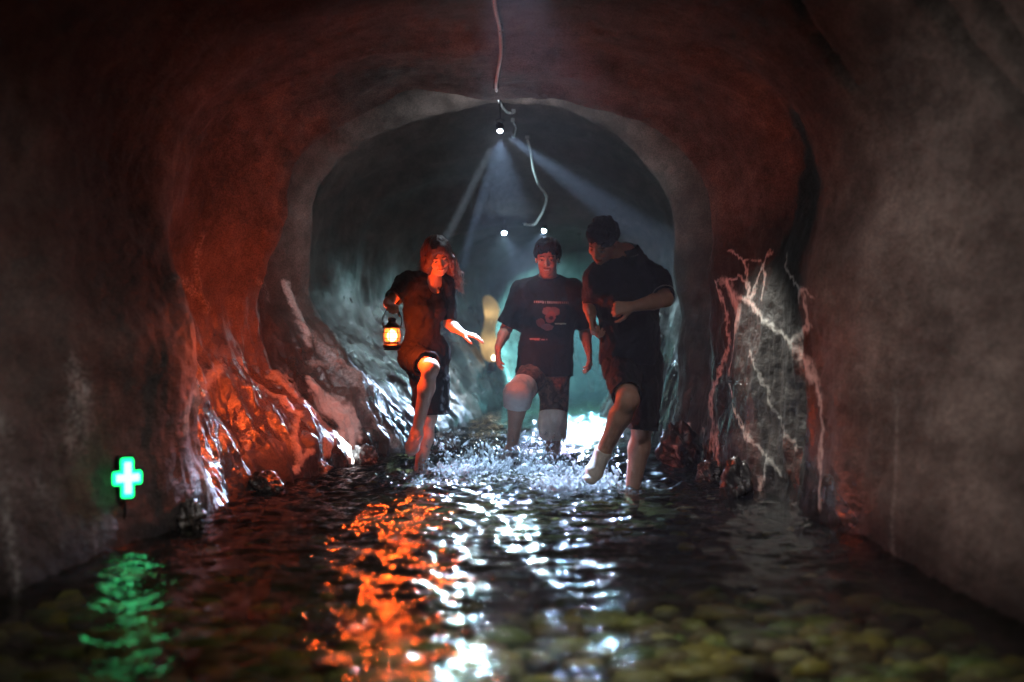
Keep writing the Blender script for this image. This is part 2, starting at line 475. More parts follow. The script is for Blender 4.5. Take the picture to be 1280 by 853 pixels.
NC = 620
def build_tunnel():
    s = np.concatenate([np.arange(-8, 3, .2), np.arange(3, 6.3, .03), np.arange(6.3, 12.6, .0135), np.arange(12.6, 22.6, .035), np.arange(22.6, 28.01, .12)])
    ctrl = np.stack([section_pts(L, R, H) for _, L, R, H in SEC])           # (nsec, m, 2)
    rows = hermite_rows(np.array([q[0] for q in SEC]), ctrl, s)              # (ns, m, 2)
    m = rows.shape[1]
    # column parameter: denser on the lower walls
    u = np.linspace(0, 1, NC)
    dens_u = np.linspace(0, 1, 200)
    dens = 1 + 1.2 * (np.exp(-((dens_u - .17) / .12) ** 2) + np.exp(-((dens_u - .83) / .12) ** 2))
    cum = np.cumsum(dens); cum = (cum - cum[0]) / (cum[-1] - cum[0])
    upar = np.interp(u, cum, dens_u)
    V = np.zeros((len(s), NC, 3), np.float32)
    for i in range(len(s)):
        c = catmull_np(rows[i], 14)
        l = np.concatenate([[0], np.cumsum(np.linalg.norm(np.diff(c, axis=0), axis=1))]); l /= l[-1]
        V[i, :, 0] = np.interp(upar, l, c[:, 0]); V[i, :, 2] = np.interp(upar, l, c[:, 1]); V[i, :, 1] = s[i]
    def normals(V):
        du = np.gradient(V, axis=1); ds = np.gradient(V, axis=0)
        n = np.cross(du, ds); n /= np.linalg.norm(n, axis=2, keepdims=True) + 1e-9
        return n
    n = normals(V)
    cen = np.array([V[:, :, 0].mean(1), s, np.full(len(s), 1.1)]).T[:, None, :]
    if ((cen - V) * n).sum(2).mean() < 0: n = -n                              # inward
    P = V.reshape(-1, 3).copy(); Nn = n.reshape(-1, 3)
    x, y, z = P[:, 0], P[:, 1], P[:, 2]
    left = (upar[None, :] < .5).repeat(len(s), 0).ravel()
    # relief
    low = sstep(1.45, .55, z)
    deep = sstep(6.3, 7.6, y)
    rough = low * deep * np.where(left, 1.0, .55)
    rough = np.maximum(rough, sstep(12, 15, y) * sstep(2.2, 1.0, z) * .8)
    rough *= np.where(left, 1, 1)
    Pq = P * np.array([1, .5, 1], np.float32)
    disp = .06 * fbm(P * .75, 2) + (.010 + .014 * rough) * fbm(Pq * 2.4 + 5, 2) + .0045 * fbm(P * 9 + 9, 3) * (.5 + rough)
    # broad vertical folds of the sprayed rock
    disp += .012 * perlin(P * np.array([1.2, 1.4, .35]) + 3.1)
    disp += rough * (.060 * (ridged(P * np.array([1.3, 1.6, .9]) + 3, 2) - 1.0) + .015 * (ridged(P * np.array([4.5, 5.0, 1.8]), 2) - 1.0) + .005 * (ridged(P * np.array([15, 17, 6.]), 2) - .9))
    # flow channels running down the lower walls
    disp += rough * .014 * (ridged(P * np.array([7., 8., 1.3]) + 7.7, 2) - .8)
    disp -= .035
    disp += (.007 * fbm(P * np.array([5., 3.5, 5.]) + 21, 3) + .004 * (ridged(P * np.array([9., 6., 7.]) + 2, 2) - 1)) * sstep(10.5, 9., y)
    disp += .05 * sstep(8.6, 9.3, y) * sstep(11.6, 10.6, y) * fbm(P * np.array([1.9, 1.2, 1.9]) + 41, 3)   # ragged ribs
    # silhouettes that matter are kept near their section: less large noise at the two ribs
    crust_glint = np.zeros(len(P), np.float32)
    px = 640 + FPX * x / np.maximum(y, .5); py = 426.5 - FPX * (z - CAM_H) / np.maximum(y, .5)
    jx = 3.0 * perlin(P * 14 + 1.7) + 2.0 * perlin(P * 33 + 4.2); jy = 3.0 * perlin(P * 14 + 8.1) + 2.0 * perlin(P * 33 + 2.9)
    def pdist(poly, sel):
        q = np.stack([px[sel] + jx[sel], py[sel] + jy[sel]], 1)
        best = np.full(len(q), 1e9)
        wid = np.zeros(len(q))
        for a, b in zip(poly[:-1], poly[1:]):
            A = np.array(a[:2], float); B = np.array(b[:2], float); ab = B - A
            t = np.clip(((q - A) @ ab) / (ab @ ab), 0, 1)
            d = np.linalg.norm(q - A - t[:, None] * ab, axis=1)
            w = a[2] + (b[2] - a[2]) * t
            r = d / w
            k = r < best
            best[k] = r[k]; wid[k] = w[k]
        return best, wid
    selR = np.where((~left) & (y > 6.75) & (y < 10.9) & (z < 1.9))[0]
    selL = np.where(left & (y > 6.4) & (y < 12.6) & (z < 1.9))[0]
    selF = np.where((~left) & (y > 3.4) & (y < 9.0))[0]
    for poly, amp, cr in RIDGE_R:
        r, w = pdist(poly, selR); g = np.exp(-1.3 * r)
        disp[selR] += amp * .45 * np.exp(-1.0 * r); crust_glint[selR] = np.maximum(crust_glint[selR], cr * np.exp(-(r * 1.6) ** 2))  # pale colour stands for light caught on the wet ridges
    for poly, amp, cr in RIDGE_L:
        r, w = pdist(poly, selL); g = np.exp(-1.3 * r)
        disp[selL] += amp * g; crust_glint[selL] = np.maximum(crust_glint[selL], cr * np.exp(-(r * .9) ** 4))
    for poly, amp, cr in CRACKS:
        r, w = pdist(poly, selF); disp[selF] += amp * np.exp(-r ** 2)
    smear = sstep(.35, .95, fbm(P * np.array([1.6, 1.1, .9]) + 51, 4)) * sstep(2.0, 1.3, z) * sstep(9.6, 8.5, y)
    drip = sstep(.45, 1.0, fbm(P * np.array([5., 4., .5]) + 71, 3)) * sstep(.9, .4, z) * sstep(9.6, 8.5, y)
    keep = np.where(left, 1.0, 1 - sstep(6.75, 7.0, y))
    crust_glint = np.maximum(crust_glint, .20 * keep * np.maximum(smear, drip)).astype(np.float32)
    wet = np.clip(np.maximum(low * sstep(5.5, 7.5, y), sstep(12, 14, y) * .9 * sstep(1.9, 1.2, z)) + .8 * sstep(.35, .05, z) * sstep(5., 7., y), 0, 1)
    wet = np.maximum(wet, .10 * sstep(2.0, 1.2, z))
    P = P + Nn * disp[:, None]
    me = np_mesh("cave_tunnel", P, grid_faces(len(s), NC)[:, ::-1])
    soak_shade = np.clip(wet * sstep(10.4, 11.2, y) + .35 * sstep(9.5, 10.0, y) + .3 * sstep(10.7, 11.5, y) + sstep(.25, .0, z), 0, 1)  # wet rock, plus the rear chamber's dimness put into the colour
    soak_shade = np.maximum(soak_shade, np.where(left, 0, 1.0) * sstep(6.95, 7.2, y) * sstep(1.8, 1.45, z))  # rib's shade on the right wall, painted as darker rock
    soak_shade = np.maximum(soak_shade, np.where(left, .75, 0) * sstep(7.1, 6.6, y))  # near left wall painted darker, as if shaded from the lantern
    add_attr(me, "crust_glint", crust_glint); add_attr(me, "wet", wet); add_attr(me, "soak_shade", soak_shade)
    return me

# ridges traced on the wet rock: ((x, y, half width), ...), height in m, pale amount (flowstone, painted backlight)
RIDGE_R = [
 ([(900, 352, 7.2), (914, 394, 8.0), (908, 430, 5.6), (902, 468, 2.0)], 0.0132, 1.0),
 ([(912, 372, 5.6), (930, 377, 4.8), (950, 398, 4.0), (982, 429, 4.0), (993, 455, 6.4), (998, 480, 4.8), (1006, 516, 2.4), (1008, 576, 2.4), (1014, 637, 2.4)], 0.0145, 1.0),
 ([(930, 374, 3.2), (921, 325, 1.8), (904, 312, 1.8)], 0.0106, .9),
 ([(932, 374, 3.2), (943, 338, 2.0), (956, 311, 1.8)], 0.0106, .9),
 ([(921, 323, 1.6), (943, 325, 1.6)], 0.0079, .8),
 ([(905, 350, 2.0), (916, 344, 2.0), (930, 360, 2.0)], 0.0079, .9),
 ([(948, 374, 3.2), (950, 350, 2.0), (945, 330, 1.6)], 0.0079, .8),
 ([(982, 429, 4.0), (997, 407, 3.2), (995, 364, 2.0), (978, 331, 2.0), (977, 316, 1.6)], 0.0119, .95),
 ([(995, 360, 1.6), (1010, 372, 1.6)], 0.0079, .7),
 ([(904, 470, 1.6), (926, 520, 1.6), (952, 576, 1.8), (963, 592, 2.0)], 0.0106, .7),
 ([(952, 576, 1.8), (946, 605, 3.2), (938, 628, 2.4)], 0.0106, .7),
 ([(934, 438, 1.6), (952, 481, 1.8), (956, 505, 1.6), (967, 531, 1.6), (980, 560, 1.6)], 0.0079, .55),
 ([(889, 351, 2.0), (898, 425, 2.0), (884, 498, 2.4), (884, 559, 2.4), (887, 611, 3.2)], 0.0132, .75),
 ([(893, 533, 3.2), (899, 560, 4.0), (896, 590, 3.2)], 0.0106, .9),
 ([(854, 529, 1.6), (832, 559, 1.6)], 0.0079, .8), ([(854, 529, 1.6), (862, 570, 1.6), (870, 600, 2.4)], 0.0079, .7),
 ([(868, 535, 2.4), (874, 560, 2.4), (868, 595, 3.2)], 0.0106, .8),
]
RIDGE_L = [
 ([(389, 469, 4), (409, 489, 8), (436, 516, 9), (449, 525, 8), (452, 552, 5), (451, 575, 5)], 0.0216, 1.0),
 ([(436, 516, 7), (441, 545, 5), (440, 576, 5)], 0.0180, 1.0),
 ([(354, 458, 3), (382, 489, 3.5), (396, 512, 3.5), (414, 534, 3.5), (420, 565, 3)], 0.0180, .55),
 ([(362, 494, 3.5), (380, 516, 3.5), (371, 543, 4), (380, 575, 4)], 0.0180, .6),
 ([(311, 443, 3), (338, 472, 3), (362, 494, 3.5)], 0.0162, .4),
 ([(391, 561, 3), (376, 587, 4)], 0.0144, .6),
 ([(282, 452, 7), (265, 480, 7), (249, 512, 7), (244, 540, 6)], 0.0180, .5),
 ([(262, 590, 5), (270, 620, 5)], 0.0108, .5),
 ([(258, 298, 3), (247, 329, 4), (256, 369, 5), (268, 384, 5)], 0.0216, .12),
 ([(227, 347, 6), (240, 360, 5), (256, 369, 5)], 0.0144, .12),
 ([(322, 352, 6), (340, 370, 6)], 0.0144, .12),
 ([(365, 354, 5), (376, 387, 4), (387, 431, 3)], 0.0180, .5),
 ([(405, 362, 2.5), (460, 351, 2.5), (478, 367, 2.5)], 0.0144, .35),
 ([(407, 387, 3), (418, 411, 3), (440, 407, 3)], 0.0144, .35),
 ([(431, 369, 2.5), (454, 378, 2.5), (463, 396, 2.5)], 0.0126, .35),
 ([(391, 449, 4), (423, 454, 4), (458, 483, 3.5), (484, 498, 3)], 0.0216, .25),
 ([(375, 400, 5), (420, 450, 5), (470, 515, 4), (500, 560, 4)], 0.0180, .2),
]
CRACKS = [
 ([(985, -10, 5), (1012, 35, 5), (1045, 75, 5), (1075, 112, 3)], -.06, 0),
 ([(1140, -10, 7), (1180, 30, 7), (1205, 70, 8), (1250, 120, 8), (1285, 175, 8)], -.08, 0),
 ([(1215, 0, 7), (1240, 35, 8), (1262, 70, 8), (1290, 110, 8)], -.08, 0),
]
me_tunnel = build_tunnel()
tunnel = obj("cave_tunnel", me_tunnel, M_ROCK, kind="structure")
_tv = np.empty(len(me_tunnel.vertices) * 3, np.float32); me_tunnel.vertices.foreach_get("co", _tv); _tv = _tv.reshape(-1, 3)
_tf = np.empty(len(me_tunnel.polygons) * 4, np.int32); me_tunnel.loops.foreach_get("vertex_index", _tf); _tf = _tf.reshape(-1, 4)
BVH = BVHTree.FromPolygons(_tv.tolist(), _tf.tolist(), all_triangles=False)
def on_wall(px, py, off=0.0):
    """point on the rock met by the sight line through (px, py), moved `off` towards the open"""
    o = Vector((0, 0, CAM_H)); d = (wpt(px, py, 1.0) - o).normalized()
    hit, nrm, idx, dist = BVH.ray_cast(o, d)
    if nrm.dot(d) > 0: nrm = -nrm
    return hit + nrm * off, nrm

# ------------------------------------------------------------------ stream bed and water
def build_bed():
    xs = np.linspace(-2.2, 6, 200); ys = np.concatenate([np.arange(-8, 2.5, .2), np.arange(2.5, 12, .04), np.arange(12, 28, .15)])
    X, Y = np.meshgrid(xs, ys); P = np.stack([X.ravel(), Y.ravel(), np.zeros(X.size)], 1)
    P[:, 2] = -.15 + .03 * fbm(P * 1.1, 3) + .02 * fbm(P * 6, 3)
    return np_mesh("stream_bed", P, grid_faces(len(ys), len(xs)))
M_BED = pmat("bed_gravel", (.075, .062, .036), rough=.75, noise=.5, nscale=22, bump=.8, bscale=45)
obj("stream_bed", build_bed(), M_BED, kind="structure")

def build_pebbles():
    base = MB(); n, m = 8, 4
    vs = []; fs = []
    for j in range(1, m):
        for i in range(n):
            a = 2 * math.pi * i / n; t = math.pi * j / m
            vs.append((math.sin(t) * math.cos(a), math.sin(t) * math.sin(a), math.cos(t)))
    vs += [(0, 0, 1), (0, 0, -1)]
    for j in range(m - 2):
        for i in range(n):
            k = (i + 1) % n
            fs.append((j * n + i, (j + 1) * n + i, (j + 1) * n + k)); fs.append((j * n + i, (j + 1) * n + k, j * n + k))
    T = len(vs) - 2
    for i in range(n):
        k = (i + 1) % n
        fs.append((T, i, k)); fs.append((T + 1, (m - 2) * n + k, (m - 2) * n + i))
    vs = np.array(vs); fs = np.array(fs)
    V = []; F = []; Cc = []; off = 0
    pal = np.array([(.44, .34, .08), (.30, .30, .09), (.18, .13, .07), (.46, .40, .20), (.09, .08, .05), (.16, .22, .08)])
    for k in range(1100):
        y = random.uniform(2.6, 11) if k > 700 else random.uniform(2.9, 5.4)
        x = random.uniform(-1.8, 1.7)
        r = random.uniform(.03, .09) if y < 5.4 else random.uniform(.02, .05)
        sc = np.array([r * random.uniform(.8, 1.5), r * random.uniform(.8, 1.4), r * random.uniform(.4, .7)])
        a = random.uniform(0, 6.28); c, s = math.cos(a), math.sin(a)
        q = vs * (1 + RNG.normal(0, .08, (len(vs), 1))) * sc
        q = q @ np.array([[c, s, 0], [-s, c, 0], [0, 0, 1]])
        V.append(q + np.array([x, y, -.14 + random.uniform(-.01, .015)])); F.append(fs + off); off += len(vs)
        Cc.append(np.repeat((pal[random.randrange(6)] * random.uniform(.7, 1.2))[None], len(vs), 0))
    me = np_mesh("pebbles", np.concatenate(V), np.concatenate(F)); add_attr(me, "tone", np.concatenate(Cc))
    return me
obj("pebbles", build_pebbles(), pmat("pebble", (.3, .3, .2), rough=.5, attr="tone", noise=.25, bump=.3), kind="stuff",
    label="small yellow brown pebbles covering the shallow stream bed", category="pebbles")

# places where feet stir the water: x, y, radius, strength
STIR = [(-.60, 8.85, .30, .55), (-.42, 8.75, .30, .9), (-.22, 9.0, .30, 1.0), (-.02, 9.6, .34, 1.0), (.05, 9.1, .30, .9), (.30, 9.9, .28, .8), (.30, 8.7, .26, 1.0), (.48, 8.35, .26, 1.0), (.68, 8.3, .2, .7)]
def build_water():
    ys = [-8.0]
    while ys[-1] < 27.8:
        y = ys[-1]
        ys.append(y + (.25 if y < 2.2 else .012 * max(.8, (y / 5.0)) if y < 12 else .04 + (y - 12) * .012))
    ys = np.array(ys)
    nx = 330
    # the sheet follows the tunnel, a little wider than it
    Lx = np.interp(ys, [q[0] for q in SEC], [min(q[1]) for q in SEC]) - .15
    Rx = np.interp(ys, [q[0] for q in SEC], [max(q[2]) for q in SEC]) + .15
    t = np.linspace(0, 1, nx)
    X = Lx[:, None] + (Rx - Lx)[:, None] * t[None]; Y = np.repeat(ys[:, None], nx, 1)
    P = np.stack([X.ravel(), Y.ravel(), np.zeros(X.size)], 1).astype(np.float32)
    x, y = P[:, 0], P[:, 1]
    amp = 1.25 + .45 * sstep(6, 9, y)
    # ripples: rings spreading from the feet, cross chop and fine capillary waves
    z = .010 * fbm(P * np.array([2.1, 3.4, 1]) + 2.2, 2)
    z += .0085 * perlin(P * np.array([6.8, 9.0, 1]) + 4.7) + .0046 * perlin(P * np.array([13., 16., 1]) + 1.3) + .0017 * perlin(P * np.array([27., 32., 1]) + 8.8)
    for cx, cy_, wl, a in [(-.2, 9.0, .16, .0035), (.45, 8.5, .13, .0035), (.2, 9.9, .2, .003), (-.6, 8.9, .11, .0025)]:
        r = np.hypot(x - cx, y - cy_)
        z += a * np.sin(2 * math.pi * r / wl + 2.0 * perlin(P * .9 + cx)) * np.exp(-r / 2.6)
    z *= amp
    st = np.zeros(len(P))
    for cx, cy_, rad, s_ in STIR:
        st = np.maximum(st, s_ * np.exp(-((x - cx) ** 2 + ((y - cy_) * .8) ** 2) / rad ** 2))
    z += st * (.045 * np.abs(fbm(P * np.array([9, 9, 1.]) + 3, 3)) + .03 * ridged(P * np.array([16, 18, 1.]), 2) - .03)
    P[:, 2] = z
    me = np_mesh("water", P, grid_faces(len(ys), nx)); add_attr(me, "foam", np.clip(st * 1.25 - .15, 0, 1))
    return me
obj("water", build_water(), water_mat("stream_water", (.30, .32, .22), True, rough=.05, bump=.42), kind="structure")

# ------------------------------------------------------------------ rocks at the water's edge
def rock_mesh(name, r, seed, rough=.3, sub=26):
    u = np.linspace(0, 2 * math.pi, sub * 2 + 1)[:-1]; v = np.linspace(0.001, math.pi - .001, sub)
    U, Vv = np.meshgrid(u, v); D = np.stack([np.sin(Vv) * np.cos(U), np.sin(Vv) * np.sin(U), np.cos(Vv)], -1).reshape(-1, 3)
    k = 1 + rough * (ridged(D * 1.2 + seed, 3) - 1.1) + .35 * rough * fbm(D * 3.1 + seed, 4)
    P = D * k[:, None] * np.array(r)
    nr, nc = sub, sub * 2
    a = np.arange(nr * nc).reshape(nr, nc); b = np.roll(a, -1, 1)
    F = np.stack([a[:-1], a[1:], b[1:], b[:-1]], -1).reshape(-1, 4)
    me = np_mesh(name, P, F); add_attr(me, "wet", np.ones(len(P))); add_attr(me, "soak_shade", np.full(len(P), .8))
    add_attr(me, "crust_glint", np.clip(.5 * (ridged(D * 2.3 + seed, 2) - 1.15) * 4, 0, .5))
    return me
def rock(px, py, d, r, seed, label, rz=0., lift=0.):
    p = wpt(px, py, d); p.z = r[2] * .35 + lift
    o = obj("rock", rock_mesh("rock", r, seed), M_ROCK, label=label, category="rock", group="rocks along the water's edge")
    o.location = p; o.rotation_euler = (0, 0, rz)
rock(848, 572, 10.0, (.15, .17, .20), 3.1, "rounded dark red boulder at the foot of the smooth rock column")
rock(921, 622, 7.9, (.085, .10, .15), 7.4, "small pointed black rock with bright wet rims below the painted ridge glints", .4)
rock(886, 600, 8.8, (.06, .08, .09), 12.4, "knobbly wet stone in the water between boulder and pointed rock", 1.)
rock(236, 660, 6.55, (.075, .09, .10), 21.3, "small glinting wet stone near the green cross lamp", .3)
rock(395, 592, 9.2, (.09, .10, .07), 15.2, "low wet stone under the red lit rock slope", .9)
rock(330, 618, 8.2, (.10, .12, .08), 18.8, "flat dark stone at the end of the dark wall hump", .2)
rock(556, 562, 11.0, (.11, .12, .12), 25.3, "dark wet stone behind the woman's standing leg", .2)
rock(455, 575, 10.1, (.08, .09, .09), 28.1, "wet stone below the bright white mineral falls", 1.3)
# ================================================================== lamps, cables, signs
M_BLACK = pmat("black_metal", (.018, .018, .02), rough=.45, metal=.6, noise=.2, bump=.1)
M_LENS = {k: emat("led_lens", c, e) for k, c, e in (("near", (.7, .7, 1.0), 40.), ("one", (.75, .90, 1.0), 800.), ("far", (.62, .92, 1.0), 2600.))}
M_CABLE = pmat("cable_sheath", (.85, .85, .84), rough=.35, noise=.2, nscale=60)
M_CLIP = pmat("cable_clip", (.10, .10, .10), rough=.5)

def look_quat(d):
    return Vector(d).to_track_quat('-Z', 'Y')

def spot(name, loc, direction, angle, power, color, parent, blend=.25, radius=.025):
    ld = bpy.data.lights.new(name, 'SPOT'); ld.energy = power; ld.color = color
    ld.spot_size = math.radians(angle); ld.spot_blend = blend; ld.shadow_soft_size = radius
    o = bpy.data.objects.new(name, ld); COL.objects.link(o)
    o.rotation_mode = 'QUATERNION'; o.rotation_quaternion = look_quat(direction)
    o.location = loc
    o.parent = parent; o.matrix_parent_inverse = Matrix.Translation(parent.location).inverted()
    return o

def ceiling_lamp(p, beams, label, aim, size=.52, lens='far'):
    p = Vector(p)
    t = thing("ceiling_lamp", p, label, "lamp", "lamps along the tunnel ceiling")
    q = look_quat(aim).to_matrix()
    up, nrm, idx, dist = BVH.ray_cast(p, Vector((0, 0, 1)))
    top = up.z if up is not None else p.z + .2
    k = size
    h = MB()
    h.lathe(p, [(.018 * k, .11 * k), (.034 * k, .105 * k), (.040 * k, .07 * k), (.042 * k, .02 * k), (.050 * k, .0), (.050 * k, -.012 * k), (.040 * k, -.012 * k), (.036 * k, .002)], 24, q)
    for a in range(8):                                     # cooling fins
        an = a * math.pi / 4
        h.box(p + q @ Vector((.046 * k * math.cos(an), .046 * k * math.sin(an), .06 * k)), (.010 * k, .002 * k, .032 * k), q @ Matrix.Rotation(an, 3, 'Z'))
    obj("housing", h.mesh("housing"), M_BLACK, t)
    l = MB().lathe(p, [(.002, -.036 * k), (.014 * k, -.033 * k), (.024 * k, -.024 * k), (.029 * k, -.012 * k), (.030 * k, .0)], 24, q)
    obj("lens", l.mesh("lens"), M_LENS[lens], t)
    b = MB(); w = .056 * k
    pts = [p + q @ Vector((w, 0, .045 * k)), Vector((p.x + w, p.y, p.z + .12 * k)), Vector((p.x, p.y, p.z + .15 * k)), Vector((p.x - w, p.y, p.z + .12 * k)), p + q @ Vector((-w, 0, .045 * k))]
    b.tube(spline(pts, 5), .006 * k, 6)
    b.tube([Vector((p.x, p.y, p.z + .148 * k)), Vector((p.x, p.y, top + .03))], .010 * k, 8)
    b.lathe(Vector((p.x, p.y, top - .02)), [(.04 * k, -.012), (.045 * k, 0), (.045 * k, .05)], 16)
    obj("bracket", b.mesh("bracket"), M_BLACK, t)
    for (d, ang, pw, col, bl) in beams:
        d = Vector(d).normalized()
        spot("lamp_light", p + Vector(d) * .05, d, ang, pw, col, t, bl)
    return t

L1 = wpt(625, 163, 9.72); L2 = wpt(630, 291, 15.6); L3 = wpt(680, 288, 17.2); L4 = wpt(724, 357, 19.6)
LN = Vector((-.05, 5.2, 2.42))
ceiling_lamp(L1, [((.04, -.50, -1), 42, P_ONE, C_LED, .45), ((-.30, .50, -1), 4, P_ONE * 13, C_LED, .4), ((-1.02, .28, -2.02), 5, P_ONE * 11, (.75, .88, 1.0), .4), ((1.58, 1.9, -.87), 10, P_ONE * 6, C_LED, .3),
                  ((1.46, -1.55, -1.62), 28, P_ONE * .15, (.98, .94, .84), .9), ((.0, .9, -.35), 150, P_ONE * .04, (.85, .92, 1.0), .8)],
             "black spotlight with a wide blue white beam above the three people", (.05, -.45, -1), lens="one")
ceiling_lamp(L2, [((.50, -.30, -1), 50, P_TWO * 2, (.5, .7, 1.0), .2), ((.0, -.95, -.22), 13, P_TWO * 5.5, (.55, .85, 1.0), .6)],
             "smaller spotlight throwing a blue wedge of light behind the middle man", (.2, -.4, -1))
ceiling_lamp(L3, [((-.08, -.70, -1), 62, P_THREE * .6, (.72, .86, .92), .4), ((-.07, -.95, -.36), 26, P_THREE * 3, C_LED, .5)], "spotlight just above the hair of the middle man", (0, -.3, -1))
ceiling_lamp(L4, [((.05, .75, -.75), 120, P_FOUR * .6, C_TEAL, .4), ((.40, -.6, -.8), 90, P_FOUR * .6, C_TEAL, .4), ((-.10, -.95, -.30), 30, P_FOUR * .14, C_LED, .5)],
             "far spotlight seen between the shoulders of the two men", (0, -.4, -1))
ceiling_lamp(LN, [((.18, -.40, -1), 46, P_NEAR * 6, (.72, .68, 1.0), .8), ((.12, -.1, -1), 165, P_NEAR * .60, (1.0, .95, .93), .8)],
             "ceiling spotlight shining down on the pebbles in the foreground", (0, -.1, -1), lens="near")

def cable(pix, label, clip_at, r=.0095, off=.03, sag=None):
    pts = []
    for k, (px, py) in enumerate(pix):
        p, n = on_wall(px, py, off + (sag[k] if sag else 0))
        pts.append(p)
    root = thing("cable", pts[0], label, "cable", "power cables on the ceiling")
    c = MB().tube(spline(pts, 8), r, 8)
    obj("sheath", c.mesh("sheath"), M_CABLE, root)
    for k in clip_at:
        p, n = on_wall(*pix[k], off * .5)
        m = MB().box(p, (.018, .012, .02), None, .004)
        m.tube([p + n * (off * .9), p - n * .05], .004, 6)
        obj("clip", m.mesh("clip"), M_CLIP, root)
    return root
cable([(617, -30), (618, 0), (625, 30), (626, 60), (623, 85), (620, 105), (625, 125), (634, 136), (642, 137)],
      "pale cable snaking along the ceiling in front of the wide beam", (2, 5, 8))
cable([(641, 148), (645, 156), (642, 168)], "short dark cable stub beside the spotlight with the wide beam", (0, 2), r=.006)
cable([(659, 170), (663, 185), (667, 208), (674, 228), (683, 242), (680, 258), (673, 271), (667, 278), (655, 277)],
      "pale cable curving down the rear ceiling behind the wide beam", (0, 4, 7))

# green cross lamp on the left wall
def green_cross():
    p, n = on_wall(149, 597, .0)
    n = Vector((n.x, n.y, 0)).normalized(); n = (n + Vector((.15, -1.0, .05))).normalized()
    q = n.to_track_quat('Z', 'Y').to_matrix()
    # real height 0.145 m, arms with rounded ends
    t = thing("cross_lamp", p, "glowing green cross lamp on the dark wall hump above the water", "lamp")
    def cross(hh, w, z0, z1, r=.012):
        pts = []
        def corner(cx, cy, a0):
            for k in range(4):
                a = math.radians(a0 + 90 * k / 3)
                pts.append((cx + r * math.cos(a), cy + r * math.sin(a)))
        h2 = hh * .82
        corner(w - r, hh - r, 0); corner(-w + r, hh - r, 90)
        pts.append((-w, w))
        corner(-h2 + r, w - r, 90); corner(-h2 + r, -w + r, 180)
        pts.append((-w, -w)); corner(-w + r, -hh + r, 180); corner(w - r, -hh + r, 270)
        pts.append((w, -w)); corner(h2 - r, -w + r, 270); corner(h2 - r, w - r, 0); pts.append((w, w))
        vs = [(x, y, z0) for x, y in pts] + [(x, y, z1) for x, y in pts]; m = len(pts)
        fs = [tuple(range(m - 1, -1, -1)), tuple(range(m, 2 * m))] + [(i, (i + 1) % m, m + (i + 1) % m, m + i) for i in range(m)]
        mb = MB(); c = p + n * .06
        mb.add([c + q @ Vector(v) for v in vs], fs)
        return mb.mesh("cross", False)
    obj("case", cross(.093, .037, -.03, .0), M_BLACK, t)
    obj("front", cross(.084, .029, .0015, .008), emat("green_front", (.008, 1.0, .17), 4.0), t)
    obj("core", cross(.066, .016, .009, .011, .006), emat("green_core", (.16, 1.0, .48), 5.0), t)
    w0 = p + n * .03 + Vector((0, 0, -.09))
    obj("wire", MB().tube(spline([w0 + Vector((0, 0, .03)), w0 + Vector((.01, .0, -.06)), p + n * .03 + Vector((-.012, 0, -.22)), p + n * .05 + Vector((.01, 0, -.42))], 6), .006, 6).mesh("wire"), M_BLACK, t)
    obj("mount", MB().tube([p + n * .035, p - n * .05], .012, 8).mesh("mount"), M_BLACK, t)
green_cross()

# cream glowing lamp leaning on the far left ledge
def cream_lamp():
    foot, n = on_wall(606, 452, .07)
    k = foot.y / FPX                                           # metres per photo pixel there
    cream, nt, N, L_, out = new_mat("cream_shade")
    df = N.new("ShaderNodeBsdfDiffuse"); tl = N.new("ShaderNodeBsdfTranslucent"); ms = N.new("ShaderNodeMixShader"); ms.inputs[0].default_value = .7
    for q_ in (df, tl): q_.inputs[0].default_value = (.86, .70, .46, 1)
    L_.new(df.outputs[0], ms.inputs[1]); L_.new(tl.outputs[0], ms.inputs[2]); L_.new(ms.outputs[0], out.inputs[0])
    t = thing("standing_lamp", foot, "cream glowing upright lamp with a narrow waist behind the woman's hand", "lamp")
    F_ = [(3, 0, 9), (2, 8, 11.5), (0, 20, 12), (-1, 32, 9), (1, 42, 7.5), (3, 52, 8.5), (3, 62, 10), (1, 70, 9.5), (-1, 76, 7)]
    vs = []; fs = []; m = 20
    for (dx, dz, r) in [(4, -3, 3)] + F_ + [(-2, 80, 3), (-2, 81, .4)]:
        for i in range(m):
            a = 2 * math.pi * i / m
            vs.append(foot + Vector((dx * k + r * k * math.cos(a), r * k * .8 * math.sin(a), dz * k)))
    for j in range(len(F_) + 1):
        for i in range(m):
            q = (i + 1) % m; fs.append((j * m + i, j * m + q, j * m + m + q, j * m + m + i))
    obj("shade", MB().add(vs, fs).mesh("shade", True, 80), cream, t)
    for hz, pw in ((18, .4), (58, .25)):
        ld = bpy.data.lights.new("lamp_light", 'POINT'); ld.energy = pw; ld.color = (1, .74, .42); ld.shadow_soft_size = .03
        lo = bpy.data.objects.new("lamp_light", ld); COL.objects.link(lo); lo.location = foot + Vector((1 * k, 0, hz * k))
        lo.parent = t; lo.matrix_parent_inverse = Matrix.Translation(t.location).inverted()
    c = foot + Vector((6 * k, -9.5 * k, 2 * k))
    obj("bulb", MB().lathe(c, [(.004, -.03), (.026, -.018), (.03, 0), (.022, .018), (.004, .03)], 14).mesh("bulb"), emat("warm_bulb", (1, .88, .66), 10), t)
    obj("foot", MB().lathe(foot + Vector((4 * k, 0, -6 * k)), [(.05, -.10), (.06, -.09), (.05, .01), (.03, .03)], 16).mesh("foot"), M_BLACK, t)
cream_lamp()

